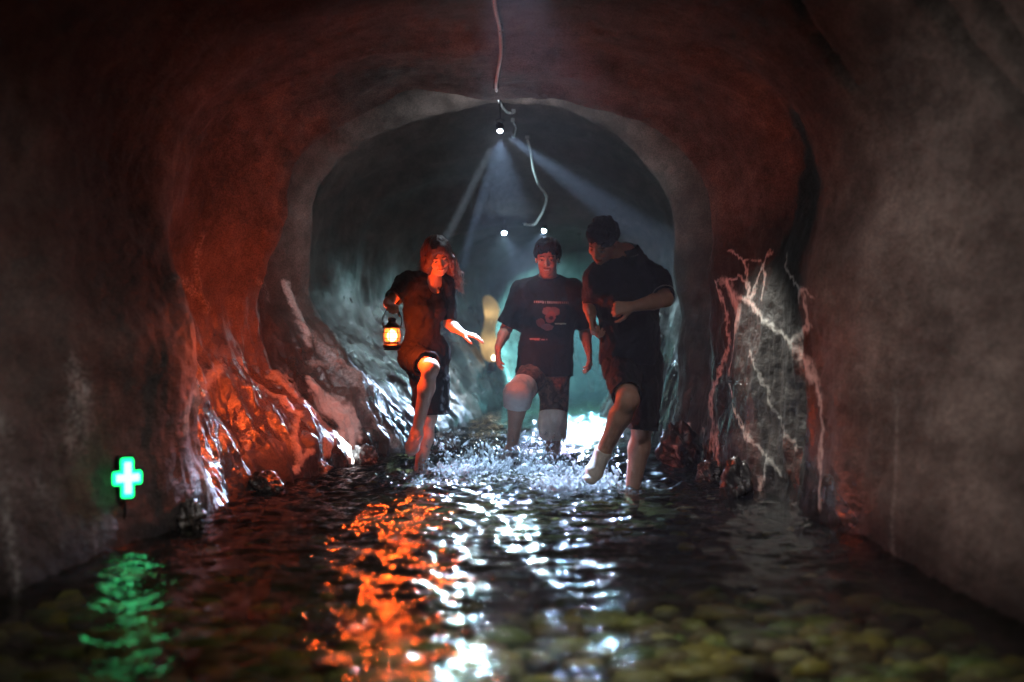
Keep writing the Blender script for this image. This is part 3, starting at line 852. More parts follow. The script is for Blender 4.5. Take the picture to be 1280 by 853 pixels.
# lantern held by the woman: hangs below her fist
LANT = wpt(490, 436, 8.75)               # centre of the base
def lantern():
    c = Vector(LANT)
    t = thing("lantern", c, "small black camping lantern with glowing glass held by the woman", "lantern")
    m = MB(); m.lathe(c, [(.050, 0), (.056, .006), (.056, .022), (.046, .030), (.044, .040)], 28)
    m.lathe(c + Vector((0, 0, .0)), [(.03, -.012), (.05, -.010), (.052, -.002), (.045, .001)], 28)
    obj("base", m.mesh("base"), M_BLACK, t)
    M_GLOW, nt, N, L_, out = new_mat("lantern_glow")        # frosted glass: glows and lets the flame's light through
    em = N.new("ShaderNodeEmission"); em.inputs[0].default_value = (1.0, .12, .012, 1); em.inputs[1].default_value = 6.0
    tp = N.new("ShaderNodeBsdfTransparent"); ms = N.new("ShaderNodeMixShader"); ms.inputs[0].default_value = .5
    L_.new(tp.outputs[0], ms.inputs[1]); L_.new(em.outputs[0], ms.inputs[2]); L_.new(ms.outputs[0], out.inputs[0])
    g = MB().lathe(c, [(.034, .042), (.044, .052), (.047, .08), (.045, .112), (.036, .124)], 28)
    obj("glass", g.mesh("glass"), M_GLOW, t)
    fl = MB().lathe(c, [(.010, .045), (.026, .056), (.032, .075), (.028, .095), (.014, .112), (.002, .118)], 14)
    mf, nt, N, L_, out = new_mat("flame")
    em = N.new("ShaderNodeEmission"); em.inputs[0].default_value = (1.0, .55, .18, 1); em.inputs[1].default_value = 22.0
    tp = N.new("ShaderNodeBsdfTransparent"); ms = N.new("ShaderNodeMixShader"); ms.inputs[0].default_value = .6
    L_.new(tp.outputs[0], ms.inputs[1]); L_.new(em.outputs[0], ms.inputs[2]); L_.new(ms.outputs[0], out.inputs[0])
    obj("flame", fl.mesh("flame"), mf, t)
    ca = MB()
    for k in range(6):
        a = math.pi / 3 * k + .3
        ca.tube(spline([c + Vector((.047 * math.cos(a), .047 * math.sin(a), .03)), c + Vector((.055 * math.cos(a), .055 * math.sin(a), .08)), c + Vector((.044 * math.cos(a), .044 * math.sin(a), .13))], 5), .0028, 6)
    for zz in (.062, .098):
        ca.tube([c + Vector((.0545 * math.cos(a), .0545 * math.sin(a), zz)) for a in np.linspace(0, 2 * math.pi, 29)], .0022, 6)
    obj("cage", ca.mesh("cage"), M_BLACK, t)
    cp = MB().lathe(c, [(.046, .122), (.052, .128), (.050, .138), (.034, .152), (.024, .160), (.024, .176), (.032, .180), (.020, .190), (.006, .194)], 28)
    obj("cap", cp.mesh("cap"), M_BLACK, t)
    hd = MB().tube(spline([c + Vector((-.052, 0, .128)), c + Vector((-.060, 0, .18)), c + Vector((-.035, 0, .235)), c + Vector((0, 0, .252)), c + Vector((.035, 0, .235)), c + Vector((.060, 0, .18)), c + Vector((.052, 0, .128))], 6), .0032, 8)
    obj("handle", hd.mesh("handle"), M_BLACK, t)
    ld = bpy.data.lights.new("lantern_light", 'POINT'); ld.energy = P_LANTERN; ld.color = C_LANTERN; ld.shadow_soft_size = .05
    lo = bpy.data.objects.new("lantern_light", ld); COL.objects.link(lo); lo.location = c + Vector((0, 0, .083))
    lo.parent = t; lo.matrix_parent_inverse = Matrix.Translation(t.location).inverted()
    return t
lantern()
# ================================================================== people (implicit surfaces, meshed with surface nets)
class Field:
    def __init__(s, lo, hi, h):
        s.h = h; s.lo = np.array(lo, np.float32); n = np.ceil((np.array(hi) - s.lo) / h).astype(int) + 1
        s.n = n; s.f = np.full(n, 1.0, np.float32)
        s.ax = [s.lo[i] + h * np.arange(n[i], dtype=np.float32) for i in range(3)]
    def sl(s, lo, hi):
        a = np.clip(np.floor((np.array(lo) - s.lo) / s.h).astype(int), 0, s.n); b = np.clip(np.ceil((np.array(hi) - s.lo) / s.h).astype(int) + 1, 0, s.n)
        return tuple(slice(a[i], b[i]) for i in range(3))
    def pts(s, S):
        X, Y, Z = np.meshgrid(s.ax[0][S[0]], s.ax[1][S[1]], s.ax[2][S[2]], indexing='ij')
        return X, Y, Z
    def _mix(s, S, d, k, sub):
        f = s.f[S]
        if f.size == 0: return
        if sub:
            a = -f; h = np.clip(.5 + .5 * (d - a) / k, 0, 1); s.f[S] = -(d + (a - d) * h - k * h * (1 - h))
        else:
            h = np.clip(.5 + .5 * (d - f) / k, 0, 1); s.f[S] = d + (f - d) * h - k * h * (1 - h)
    def cap(s, a, b, ra, rb=None, k=.02, flat=None, sub=False):
        rb = ra if rb is None else rb
        a = np.array(a, np.float32); b = np.array(b, np.float32); m = max(ra, rb) * (1 if flat is None else max(1, flat[1])) + k + 3 * s.h
        S = s.sl(np.minimum(a, b) - m, np.maximum(a, b) + m); X, Y, Z = s.pts(S)
        ba = b - a; q = (X - a[0], Y - a[1], Z - a[2]); bb = max(float(ba @ ba), 1e-9)
        t = np.clip((q[0] * ba[0] + q[1] * ba[1] + q[2] * ba[2]) / bb, 0, 1)
        v = [q[i] - t * ba[i] for i in range(3)]
        if flat is not None:
            dr = np.array(Vector(flat[0]).normalized(), np.float32); c = (v[0] * dr[0] + v[1] * dr[1] + v[2] * dr[2]) * (1 / flat[1] - 1)
            v = [v[i] + dr[i] * c for i in range(3)]
        d = np.sqrt(v[0] ** 2 + v[1] ** 2 + v[2] ** 2) - (ra + (rb - ra) * t)
        s._mix(S, d, k, sub)
    def ell(s, c, r, R=None, k=.02, sub=False):
        c = np.array(c, np.float32); r = np.array(r, np.float32); m = r.max() + k + 3 * s.h
        S = s.sl(c - m, c + m); X, Y, Z = s.pts(S); q = np.stack([X - c[0], Y - c[1], Z - c[2]], -1)
        if R is not None: q = q @ np.array(R, np.float32)
        q = q / r; k0 = np.linalg.norm(q, axis=-1); k1 = np.linalg.norm(q / r, axis=-1) + 1e-6
        s._mix(S, k0 * (k0 - 1) / k1, k, sub)
    def cut(s, p, nrm, rad):
        """remove what lies beyond the plane (p, nrm) within rad of its axis"""
        p = np.array(p, np.float32); nrm = np.array(Vector(nrm).normalized(), np.float32); m = rad * 1.5
        S = s.sl(p - m, p + m); X, Y, Z = s.pts(S); q = (X - p[0], Y - p[1], Z - p[2])
        t = q[0] * nrm[0] + q[1] * nrm[1] + q[2] * nrm[2]
        rr = np.sqrt(np.maximum(q[0] ** 2 + q[1] ** 2 + q[2] ** 2 - t * t, 0))
        rem = np.maximum(np.maximum(-t, rr - rad), t - rad)
        s.f[S] = np.maximum(s.f[S], -rem)
    def shell(s, th): s.f = np.maximum(s.f, -(s.f + th))
    def wrinkle(s, amp, freq, seed=0., octv=3, mode=0):
        idx = np.where(np.abs(s.f) < amp * 2.5 + .012)
        P = np.stack([s.ax[i][idx[i]] for i in range(3)], 1)
        q = P * np.array(freq, np.float32) + seed
        q = q + .6 * np.stack([perlin(P * 6 + seed), perlin(P * 6 + seed + 9), perlin(P * 6 + seed + 19)], 1)
        n = fbm(q, octv) if mode == 0 else (ridged(q, octv) - 1.1)
        s.f[idx] += (amp * n).astype(np.float32)
    def mesh(s):
        f = s.f; ins = f < 0
        nx, ny, nz = f.shape
        c = np.zeros((nx - 1, ny - 1, nz - 1), np.int8)
        for dx in (0, 1):
            for dy in (0, 1):
                for dz in (0, 1):
                    c += ins[dx:nx - 1 + dx, dy:ny - 1 + dy, dz:nz - 1 + dz]
        I = np.argwhere((c > 0) & (c < 8))
        idm = np.full(c.shape, -1, np.int32); idm[I[:, 0], I[:, 1], I[:, 2]] = np.arange(len(I))
        corners = np.array([(x, y, z) for x in (0, 1) for y in (0, 1) for z in (0, 1)])
        val = np.stack([f[I[:, 0] + q[0], I[:, 1] + q[1], I[:, 2] + q[2]] for q in corners], 1)
        acc = np.zeros((len(I), 3), np.float32); cnt = np.zeros(len(I), np.float32)
        for a in range(8):
            for b in range(a + 1, 8):
                if np.abs(corners[a] - corners[b]).sum() != 1: continue
                va, vb = val[:, a], val[:, b]; x = (va < 0) != (vb < 0)
                t = np.where(x, va / np.where(x, va - vb, 1), 0)
                acc += np.where(x[:, None], corners[a] + t[:, None] * (corners[b] - corners[a]), 0); cnt += x
        V = s.lo + s.h * (I + acc / np.maximum(cnt, 1)[:, None])
        F = []
        for ax in range(3):
            u, w = (ax + 1) % 3, (ax + 2) % 3
            sa = [slice(None)] * 3; sb = [slice(None)] * 3
            sa[ax] = slice(0, -1); sb[ax] = slice(1, None)
            A = ins[tuple(sa)]; B = ins[tuple(sb)]
            E = np.argwhere(A != B); 
            E = E[(E[:, u] > 0) & (E[:, w] > 0) & (E[:, u] < f.shape[u] - 1) & (E[:, w] < f.shape[w] - 1)]
            flip = A[E[:, 0], E[:, 1], E[:, 2]]
            du = np.zeros(3, int); du[u] = 1; dw = np.zeros(3, int); dw[w] = 1
            q = [E - du - dw, E - dw, E, E - du]
            ids = np.stack([idm[k[:, 0], k[:, 1], k[:, 2]] for k in q], 1)
            ids[~flip] = ids[~flip][:, ::-1]
            F.append(ids)
        F = np.concatenate(F)
        # one light smoothing pass takes the voxel terracing off
        F = F[(F >= 0).all(1)]
        nb = np.zeros_like(V); ct = np.zeros(len(V), np.float32)
        for a, b in ((0, 1), (1, 2), (2, 3), (3, 0)):
            np.add.at(nb, F[:, a], V[F[:, b]]); np.add.at(ct, F[:, a], 1)
        V = V * .5 + .5 * nb / np.maximum(ct, 1)[:, None]
        return V, F

def frame(fwd, up):
    f = Vector(fwd).normalized(); u = Vector(up); u = (u - f * u.dot(f)).normalized(); r = f.cross(u)
    return np.array([[r.x, f.x, u.x], [r.y, f.y, u.y], [r.z, f.z, u.z]], np.float32)   # columns x(right) y(forward) z(up)

def loc(C, R, p): return Vector(np.array(C) + R @ np.array(p, np.float32))

def add_head(F, C, R, s=1.0):
    L = lambda *p: loc(C, R, np.array(p) * s)
    F.ell(L(0, -.012, .034), np.array((.076, .094, .082)) * s, R, .02)
    F.ell(L(0, .026, -.028), np.array((.063, .064, .082)) * s, R, .025)
    F.ell(L(0, .042, -.078), np.array((.047, .044, .034)) * s, R, .02)
    F.ell(L(0, .074, -.098), np.array((.02, .016, .015)) * s, R, .012)
    F.cap(L(-.036, .078, .020), L(.036, .078, .020), .011 * s, .011 * s, .012)
    for q in (-1, 1):
        F.ell(L(q * .037, .064, -.026), np.array((.022, .022, .022)) * s, R, .015)
        F.ell(L(q * .031, .100, .001), np.array((.016, .013, .009)) * s, R, .008, sub=True)
        F.ell(L(q * .031, .0795, .000), np.array((.012, .012, .011)) * s, R, .004)
        F.ell(L(q * .077, -.008, -.006), np.array((.010, .020, .031)) * s, R, .006)
        F.ell(L(q * .082, -.002, -.004), np.array((.006, .010, .016)) * s, R, .004, sub=True)
    F.cap(L(0, .090, .012), L(0, .110, -.030), .008 * s, .0115 * s, .008)
    for q in (-1, 1): F.ell(L(q * .012, .098, -.034), np.array((.009, .009, .007)) * s, R, .006)
    F.cap(L(-.019, .088, -.060), L(0, .096, -.059), .0055 * s, .006 * s, .005); F.cap(L(0, .096, -.059), L(.019, .088, -.060), .006 * s, .0055 * s, .005)
    F.cap(L(-.016, .088, -.071), L(.016, .088, -.071), .006 * s, .006 * s, .006)

def add_hand(F, wr, d, n, side, curl, s=1.0, k=.006, spread=.0, thumb_in=.3):
    d = Vector(d).normalized(); n = Vector(n); n = (n - d * n.dot(d)).normalized(); t = d.cross(n) * side
    wr = Vector(wr)
    for i in range(4):
        o = 1.5 - i
        kn = wr + d * (.088 - .005 * abs(o - .5)) * s + t * (.0205 * o) * s
        F.cap(wr + t * (.011 * o) * s + d * .008, kn, .0145 * s, .0115 * s, .012)
        L = (.074, .083, .077, .060)[i] * s
        p = kn; a = 0; dd = d + t * (spread * o)
        for j, fr in enumerate((.45, .30, .25)):
            a += math.radians(curl[i] if hasattr(curl, '__len__') else curl) * (1.0, 1.1, .8)[j]
            e = p + (dd * math.cos(a) + n * math.sin(a)).normalized() * L * fr
            F.cap(p, e, (.0092, .0086, .0078)[j] * s, (.0086, .0078, .0066)[j] * s, k); p = e
    b = wr + d * .022 * s + t * .024 * s + n * .006
    m = b + (d * .55 + t * .75 + n * thumb_in).normalized() * .040 * s
    e = m + (d * .85 + t * .25 + n * (thumb_in + .15)).normalized() * .032 * s
    e2 = e + (d * .9 + t * .0 + n * (thumb_in + .2)).normalized() * .024 * s
    F.cap(wr + d * .015 + t * .012, b, .016 * s, .015 * s, .014); F.cap(b, m, .0145 * s, .0105 * s, .008); F.cap(m, e, .0105 * s, .0095 * s, .004); F.cap(e, e2, .0095 * s, .0075 * s, .004)

def add_torso(F, J, s=1.0, g=0., fem=False):
    sp = (J['neck'] - J['pelvis']).normalized(); side = (J['sR'] - J['sL']).normalized()
    fw = side.cross(sp) ; fw = -fw if fw.y > 0 else fw
    R = frame(fw, sp)
    hs = (J['hR'] - J['hL']).normalized(); Rp = frame(Vector((hs.y, -hs.x, 0)) if hs.x > 0 else Vector((-hs.y, hs.x, 0)), sp)
    w = .88 if fem else 1.0
    F.ell(J['chest'], (np.array((.155 * w, .108, .165)) * s + g), R, .05)
    F.ell(J['chest'] + sp * .10 * s, (np.array((.135 * w, .085, .09)) * s + g), R, .04)
    F.ell(J['chest'] * .45 + J['pelvis'] * .55, (np.array((.128 * (.86 if fem else 1.06), .098, .15)) * s + g), R, .06)
    F.ell(J['pelvis'], (np.array((.158, .112, .118)) * s + g), Rp, .05)
    if fem:
        for q in (-1, 1): F.ell(loc(J['chest'], R, (q * .062, .085, .0)), np.array((.055, .05, .055)) * s + g * .6, R, .03)
    F.cap(J['sL'], J['sR'], .058 * s * w + g, None, .05)
    for q in 'LR': F.cap(J['neck'] + sp * .015, J['s' + q], .052 * s * w + g, .052 * s * w + g, .04)
    return R

def add_arm(F, J, q, s=1., g=0., parts=(1, 1), fem=False):
    w = .84 if fem else 1.
    a, b, c = J['s' + q], J['e' + q], J['w' + q]
    if parts[0]: F.cap(a, b, .053 * s * w + g, .041 * s * w + g, .03)
    if parts[1]:
        m = b.lerp(c, .35); F.cap(b, m, .040 * s * w + g, .041 * s * w + g, .02); F.cap(m, c, .041 * s * w + g, .0265 * s * w + g, .02)

def add_leg(F, J, q, s=1., g=0., parts=(1, 1), fem=False):
    w = .93 if fem else 1.
    h, k, a = J['h' + q], J['k' + q], J['a' + q]
    if parts[0]: F.cap(h, k, .086 * s * w + g, .056 * s * w + g, .04); 
    if parts[1]:
        F.ell(k, np.array((.056, .056, .062)) * s * w + g, None, .02)
        fw = (J['t' + q] - a); ax = (a - k).normalized(); bk = -(fw - ax * fw.dot(ax)).normalized()
        m = k.lerp(a, .32) + bk * .016 * s
        F.cap(k + bk * .006, m, .050 * s * w + g, .058 * s * w + g, .03); F.cap(m, a, .057 * s * w + g, .036 * s * w + g, .03)

def add_foot(F, J, q, s=1., g=0.):
    a, t = J['a' + q], J['t' + q]
    d = (t - a); ax = (a - J['k' + q]).normalized()
    heel = a + ax * .045 * s - (d - ax * d.dot(ax)).normalized() * .03 * s
    up = -ax
    F.cap(a, heel, .036 * s + g, .032 * s + g, .02)
    ball = heel.lerp(t, .68)
    F.cap(heel, ball, .033 * s + g, .040 * s + g, .03, flat=(up, .8))
    F.cap(ball, t, .040 * s + g, .028 * s + g, .02, flat=(up, .62))
    F.cap(a, ball, .034 * s + g, .026 * s + g, .03)

def bounds(J, pad=.22):
    P = np.array([tuple(v) for k, v in J.items() if isinstance(v, Vector)])
    return P.min(0) - pad, P.max(0) + pad

SKIN = np.array((.56, .34, .25)); SKIN2 = np.array((.50, .29, .21))
M_SKIN = pmat("skin", (.5, .3, .2), rough=.5, spec=.4, noise=.08, nscale=25, attr="tone", bump=.08, bscale=180, sss=.06)
M_HAIR_D = pmat("dark_hair", (.012, .010, .010), rough=.6, spec=.1, noise=.3, nscale=120, bump=.3, bscale=260)
M_HAIR_B = pmat("brown_hair", (.085, .038, .020), rough=.38, spec=.5, noise=.35, nscale=90, bump=.4, bscale=240)

def skin_tone(V, C, R, s, base, lips=(.42, .10, .09), smile=0.0, look=.0):
    q = ((V - np.array(C, np.float32)) @ R) / s
    x, y, z = q[:, 0], q[:, 1], q[:, 2]
    T = np.repeat(base[None], len(V), 0) * (1 + .05 * perlin(V * 22)[:, None])
    face = (y > .05) & (np.abs(x) < .075) & (z > -.12) & (z < .1)
    ax = np.abs(x)
    T[face & (np.abs(ax - .037) < .013) & (np.abs(z + .028) < .014)] *= np.array((1.08, .9, .88))
    brow = face & (ax > .013) & (ax < .049) & (np.abs(z - (.0225 + .004 * np.sin((ax - .013) / .036 * 3.14))) < .0034)
    T[brow] = (.035, .022, .016)
    eye = face & (((ax - .031) / .0155) ** 2 + ((z - .001) / (.0058)) ** 2 < 1)
    T[eye] = (.03, .02, .018)
    ew = face & (((ax - .031) / .0145) ** 2 + ((z - .0005) / (.0035)) ** 2 < 1) & (np.abs(ax - .031) > .0055)
    T[ew] = (.6, .55, .52)
    z0 = -.0645 + smile * 14 * x * x
    lip = face & (ax < .025 + .004 * (smile > 0)) & (np.abs(z - z0) < .0095 * np.sqrt(np.clip(1 - (x / .028) ** 2, 0, 1)))
    T[lip] = lips
    if smile > 0:
        te = face & (ax < .021) & (np.abs(z - z0) < .0048); T[te] = (.75, .70, .66)
    else:
        te = face & (ax < .022) & (np.abs(z - z0) < .0022); T[te] = np.array(lips) * .4
    return T

def sdf_obj(name, F, mat, parent, tone=None, label=None):
    V, Q = F.mesh()
    me = np_mesh(name, V, Q)
    if tone is not None: add_attr(me, "tone", tone(V))
    o = obj(name, me, mat, parent)
    if label: o["label"] = label
    return o, V

def strands(roots, rad, n=5):
    mb = MB()
    for pts in roots:
        m = len(pts); mb.tube(pts, [rad * (1 - .75 * (i / (m - 1)) ** 2) for i in range(m)], n)
    return mb

def fringe_strands(C, R, s, n, zlo, seed, length, flop=.0):
    """short locks lying on the skull, in head coordinates"""
    rnd = random.Random(seed); out = []
    while len(out) < n:
        u = rnd.uniform(-math.pi, math.pi); zz = rnd.uniform(zlo, 1)
        q = Vector((math.cos(u) * math.sqrt(max(0, 1 - zz * zz)), math.sin(u) * math.sqrt(max(0, 1 - zz * zz)), zz))
        if q.y > .55 and q.z < .42: continue
        pts = []; lift = rnd.uniform(0, .26) * max(0, q.z)
        flow = Vector((rnd.uniform(-.3, .3) + flop, q.y * .9 + .15, -.35)); flow = flow - q * flow.dot(q)
        for k in range(5):
            t = k / 4 * length
            p = (q + flow * t * 6); p = p / p.length * (1 + .06 * math.sin(math.pi * k / 4) + lift * (k / 4))
            pts.append(loc(C, R, np.array((p.x * .083, -.012 + p.y * .102, .036 + p.z * .088)) * s))
        out.append(pts)
    return out

def bangs(L, n, seed, z0, z1, y0, part):
    rnd = random.Random(seed); out = []
    for k in range(n):
        x = rnd.uniform(-.066, .066); d = .5 if x > part else -.5
        e = rnd.uniform(0, .02); yy = y0 - 6.0 * x * x
        out.append([L(x - d * .02 * (1 - t), yy - .012 + .026 * math.sin(t * 2.2), z0 + (z1 + e - z0) * t) if True else None for t in (0, .25, .5, .75, 1)])
        out[-1] = [p + Vector((d * -.0, 0, 0)) for p in out[-1]]
    return out

HV = 0.0048
def P3(t): return wpt(*t)

# ------------------------------------------------------------------ woman with the lantern
def woman():
    J = {k: P3(v) for k, v in dict(pelvis=(530, 438, 9.281), hL=(517, 446, 9.229), hR=(541, 446, 9.312), chest=(529, 386, 9.260), neck=(538, 349, 9.250),
         sL=(507, 354, 9.146), sR=(557, 354, 9.333), eL=(487, 378, 8.960), wL=(485, 381, 8.789), eR=(561, 405, 9.333), wR=(579, 417, 9.146),
         kL=(538, 460, 8.856), aL=(521, 541, 9.043), kR=(536, 520, 9.209), tL=(513, 566, 8.877)).items()}
    J['aR'] = Vector((P3((522, 600, 9.250)).x, 9.25, -.055)); J['tR'] = Vector((J['aR'].x - .03, 9.07, -.125))
    C = P3((547, 320, 9.198)); R = frame((.24, -.82, -.46), (-.10, -.40, .90)); s = .98
    lo, hi = bounds(J); hi[2] = C.z + .2
    root = thing("person", (J['aR'].x, 9.25, -.15), "long haired person in a black dress lifting one knee and holding a lantern", "person")
    F = Field(lo, hi, HV)
    add_torso(F, J, .95, -.006, True)
    F.cap(J['neck'] - Vector((0, 0, .02)), loc(C, R, (0, -.02, -.06)), .048, .046, .03)
    add_head(F, C, R, s)
    for q in 'LR':
        add_arm(F, J, q, .95, 0, (1, 1), True); add_leg(F, J, q, .95, 0, (1, 1), True); add_foot(F, J, q, .93)
    grip = LANT + Vector((0, 0, .252))
    add_hand(F, J['wL'], (grip - J['wL']).normalized() * 1.0 + Vector((.02, -.2, .22)), (.0, -.2, -1), 1, (72, 74, 76, 78), .92, thumb_in=.55)
    add_hand(F, J['wR'], (.92, -.25, -.20), (-.2, .2, -1), -1, (10, 14, 18, 26), .92, spread=.1)
    o, V = sdf_obj("body", F, M_SKIN, root, lambda V: skin_tone(V, C, R, s, SKIN, (.60, .10, .09), .95))
    # dress
    D = Field(lo, hi, HV)
    Rt = add_torso(D, J, .95, .010, True)
    kc = J['hL'].lerp(J['kL'], .80); kr = J['hR'].lerp(J['kR'], .98)
    D.cap(J['hL'], J['kL'], .098, .088, .06); D.cap(J['hR'], J['kR'] + Vector((.02, .03, -.08)), .105, .108, .06)
    D.cap(J['pelvis'], J['hR'].lerp(J['kR'], .7) + Vector((-.02, .03, 0)), .11, .09, .06)
    for q, end in (('L', .80), ('R', .93)): D.cap(J['s' + q], J['e' + q], .060, .054, .03)
    D.wrinkle(.012, (8, 8, 5), 3., 3, 1); D.wrinkle(.003, (26, 26, 20), 5.)
    D.shell(.012)
    D.cut(kc, J['kL'] - J['hL'], .22); D.cut(kr + Vector((0, 0, .0)), (.0, .0, -1), .26)
    D.cut(J['sL'].lerp(J['eL'], .84), J['eL'] - J['sL'], .10); D.cut(J['sR'].lerp(J['eR'], .90), J['eR'] - J['sR'], .10)
    D.ell(loc(J['neck'], Rt, (0, .075, -.005)), (.062, .075, .085), Rt, .006, sub=True); D.ell(J['neck'] + Vector((0, 0, .055)), (.068, .068, .06), None, .006, sub=True)
    sdf_obj("dress", D, pmat("black_dress", (.009, .008, .0085), rough=.85, spec=.15, noise=.25, bump=.25, bscale=220), root)
    # hair: cap, back curtain and loose waves on the right
    H = Field(np.array(C) - (.26, .26, .42), np.array(C) + (.26, .26, .24), HV)
    L = lambda *p: loc(C, R, np.array((-p[0], p[1], p[2])) * s)
    H.ell(L(0, -.020, .036), (.092, .108, .096), R, .02)
    H.cap(L(-.055, -.04, .0), L(-.085, -.03, -.14), .045, .035, .04); H.cap(L(.055, -.045, .0), L(.085, -.04, -.15), .045, .036, .04)
    H.cap(L(0, -.075, .0), L(0, -.085, -.18), .06, .05, .05)
    H.cap(L(.085, -.04, -.13), L(.105, -.02, -.26), .034, .018, .04); H.cap(L(-.085, -.03, -.13), L(-.080, -.01, -.19), .03, .014, .04)
    H.cap(L(-.03, .07, .085), L(-.078, .045, -.03), .022, .026, .03); H.cap(L(-.078, .045, -.03), L(-.082, .03, -.12), .024, .020, .03)
    H.cap(L(.02, .068, .09), L(.076, .04, -.02), .020, .024, .03); H.cap(L(.076, .04, -.02), L(.086, .03, -.13), .022, .022, .03)
    H.ell(L(.004, .112, -.045), (.056, .070, .105), R, .015, sub=True)
    H.wrinkle(.006, (40, 40, 7), 2., 3, 1)
    V, Q = H.mesh()
    rnd = random.Random(5); roots = []
    for k in range(300):
        a = rnd.uniform(.15, 2 * math.pi - .15); right = math.sin(a) > 0
        st = Vector((math.sin(a) * .085, math.cos(a) * -.0 + (-.09 if abs(math.sin(a)) < .6 else rnd.uniform(-.06, .05)), rnd.uniform(-.04, .05)))
        ln = rnd.uniform(.16, .30) * (1.1 if right else .8)
        w = rnd.uniform(.008, .026); ph = rnd.uniform(0, 6.3); fr = rnd.uniform(14, 22)
        pts = []
        for j in range(12):
            t = j / 11; zz = st.z - ln * t
            ox = math.sin(a) * (.012 + .055 * t) * (1.0 if right else .6)
            pts.append(L(st.x + ox + w * t * math.sin(fr * ln * t * 3 + ph), st.y + w * t * math.cos(fr * ln * t * 3 + ph), zz))
        roots.append(pts)
    mb = strands(roots, .0028, 4)
    sv = np.array([tuple(v) for v in mb.v], np.float32); sf = np.array([f for f in mb.f if len(f) == 4])
    me = np_mesh("hair", np.concatenate([V, sv]), np.concatenate([Q, sf + len(V)]))
    obj("hair", me, M_HAIR_B, root)
    for q in 'LR':
        S = Field(np.minimum(J['a' + q], J['t' + q]) - np.array(.12), np.maximum(J['a' + q], J['t' + q]) + np.array(.12), HV)
        add_foot(S, J, q, .93, .006)
        S.cut(J['a' + q] + (J['k' + q] - J['a' + q]).normalized() * .0, J['k' + q] - J['a' + q], .09)
        sdf_obj("shoe", S, pmat("pink_shoe", (.62, .42, .38), rough=.45, noise=.1, bump=.1), root)
    # ribbon-like pendant on the chest
    pc = loc(J['neck'], Rt, (.012, .118, -.065))
    pn = MB().lathe(pc, [(.002, -.022), (.010, -.018), (.013, -.004), (.008, .012), (.003, .02)], 12)
    obj("pendant", pn.mesh("pendant"), pmat("pale_metal", (.6, .5, .45), rough=.25, metal=.8), root)

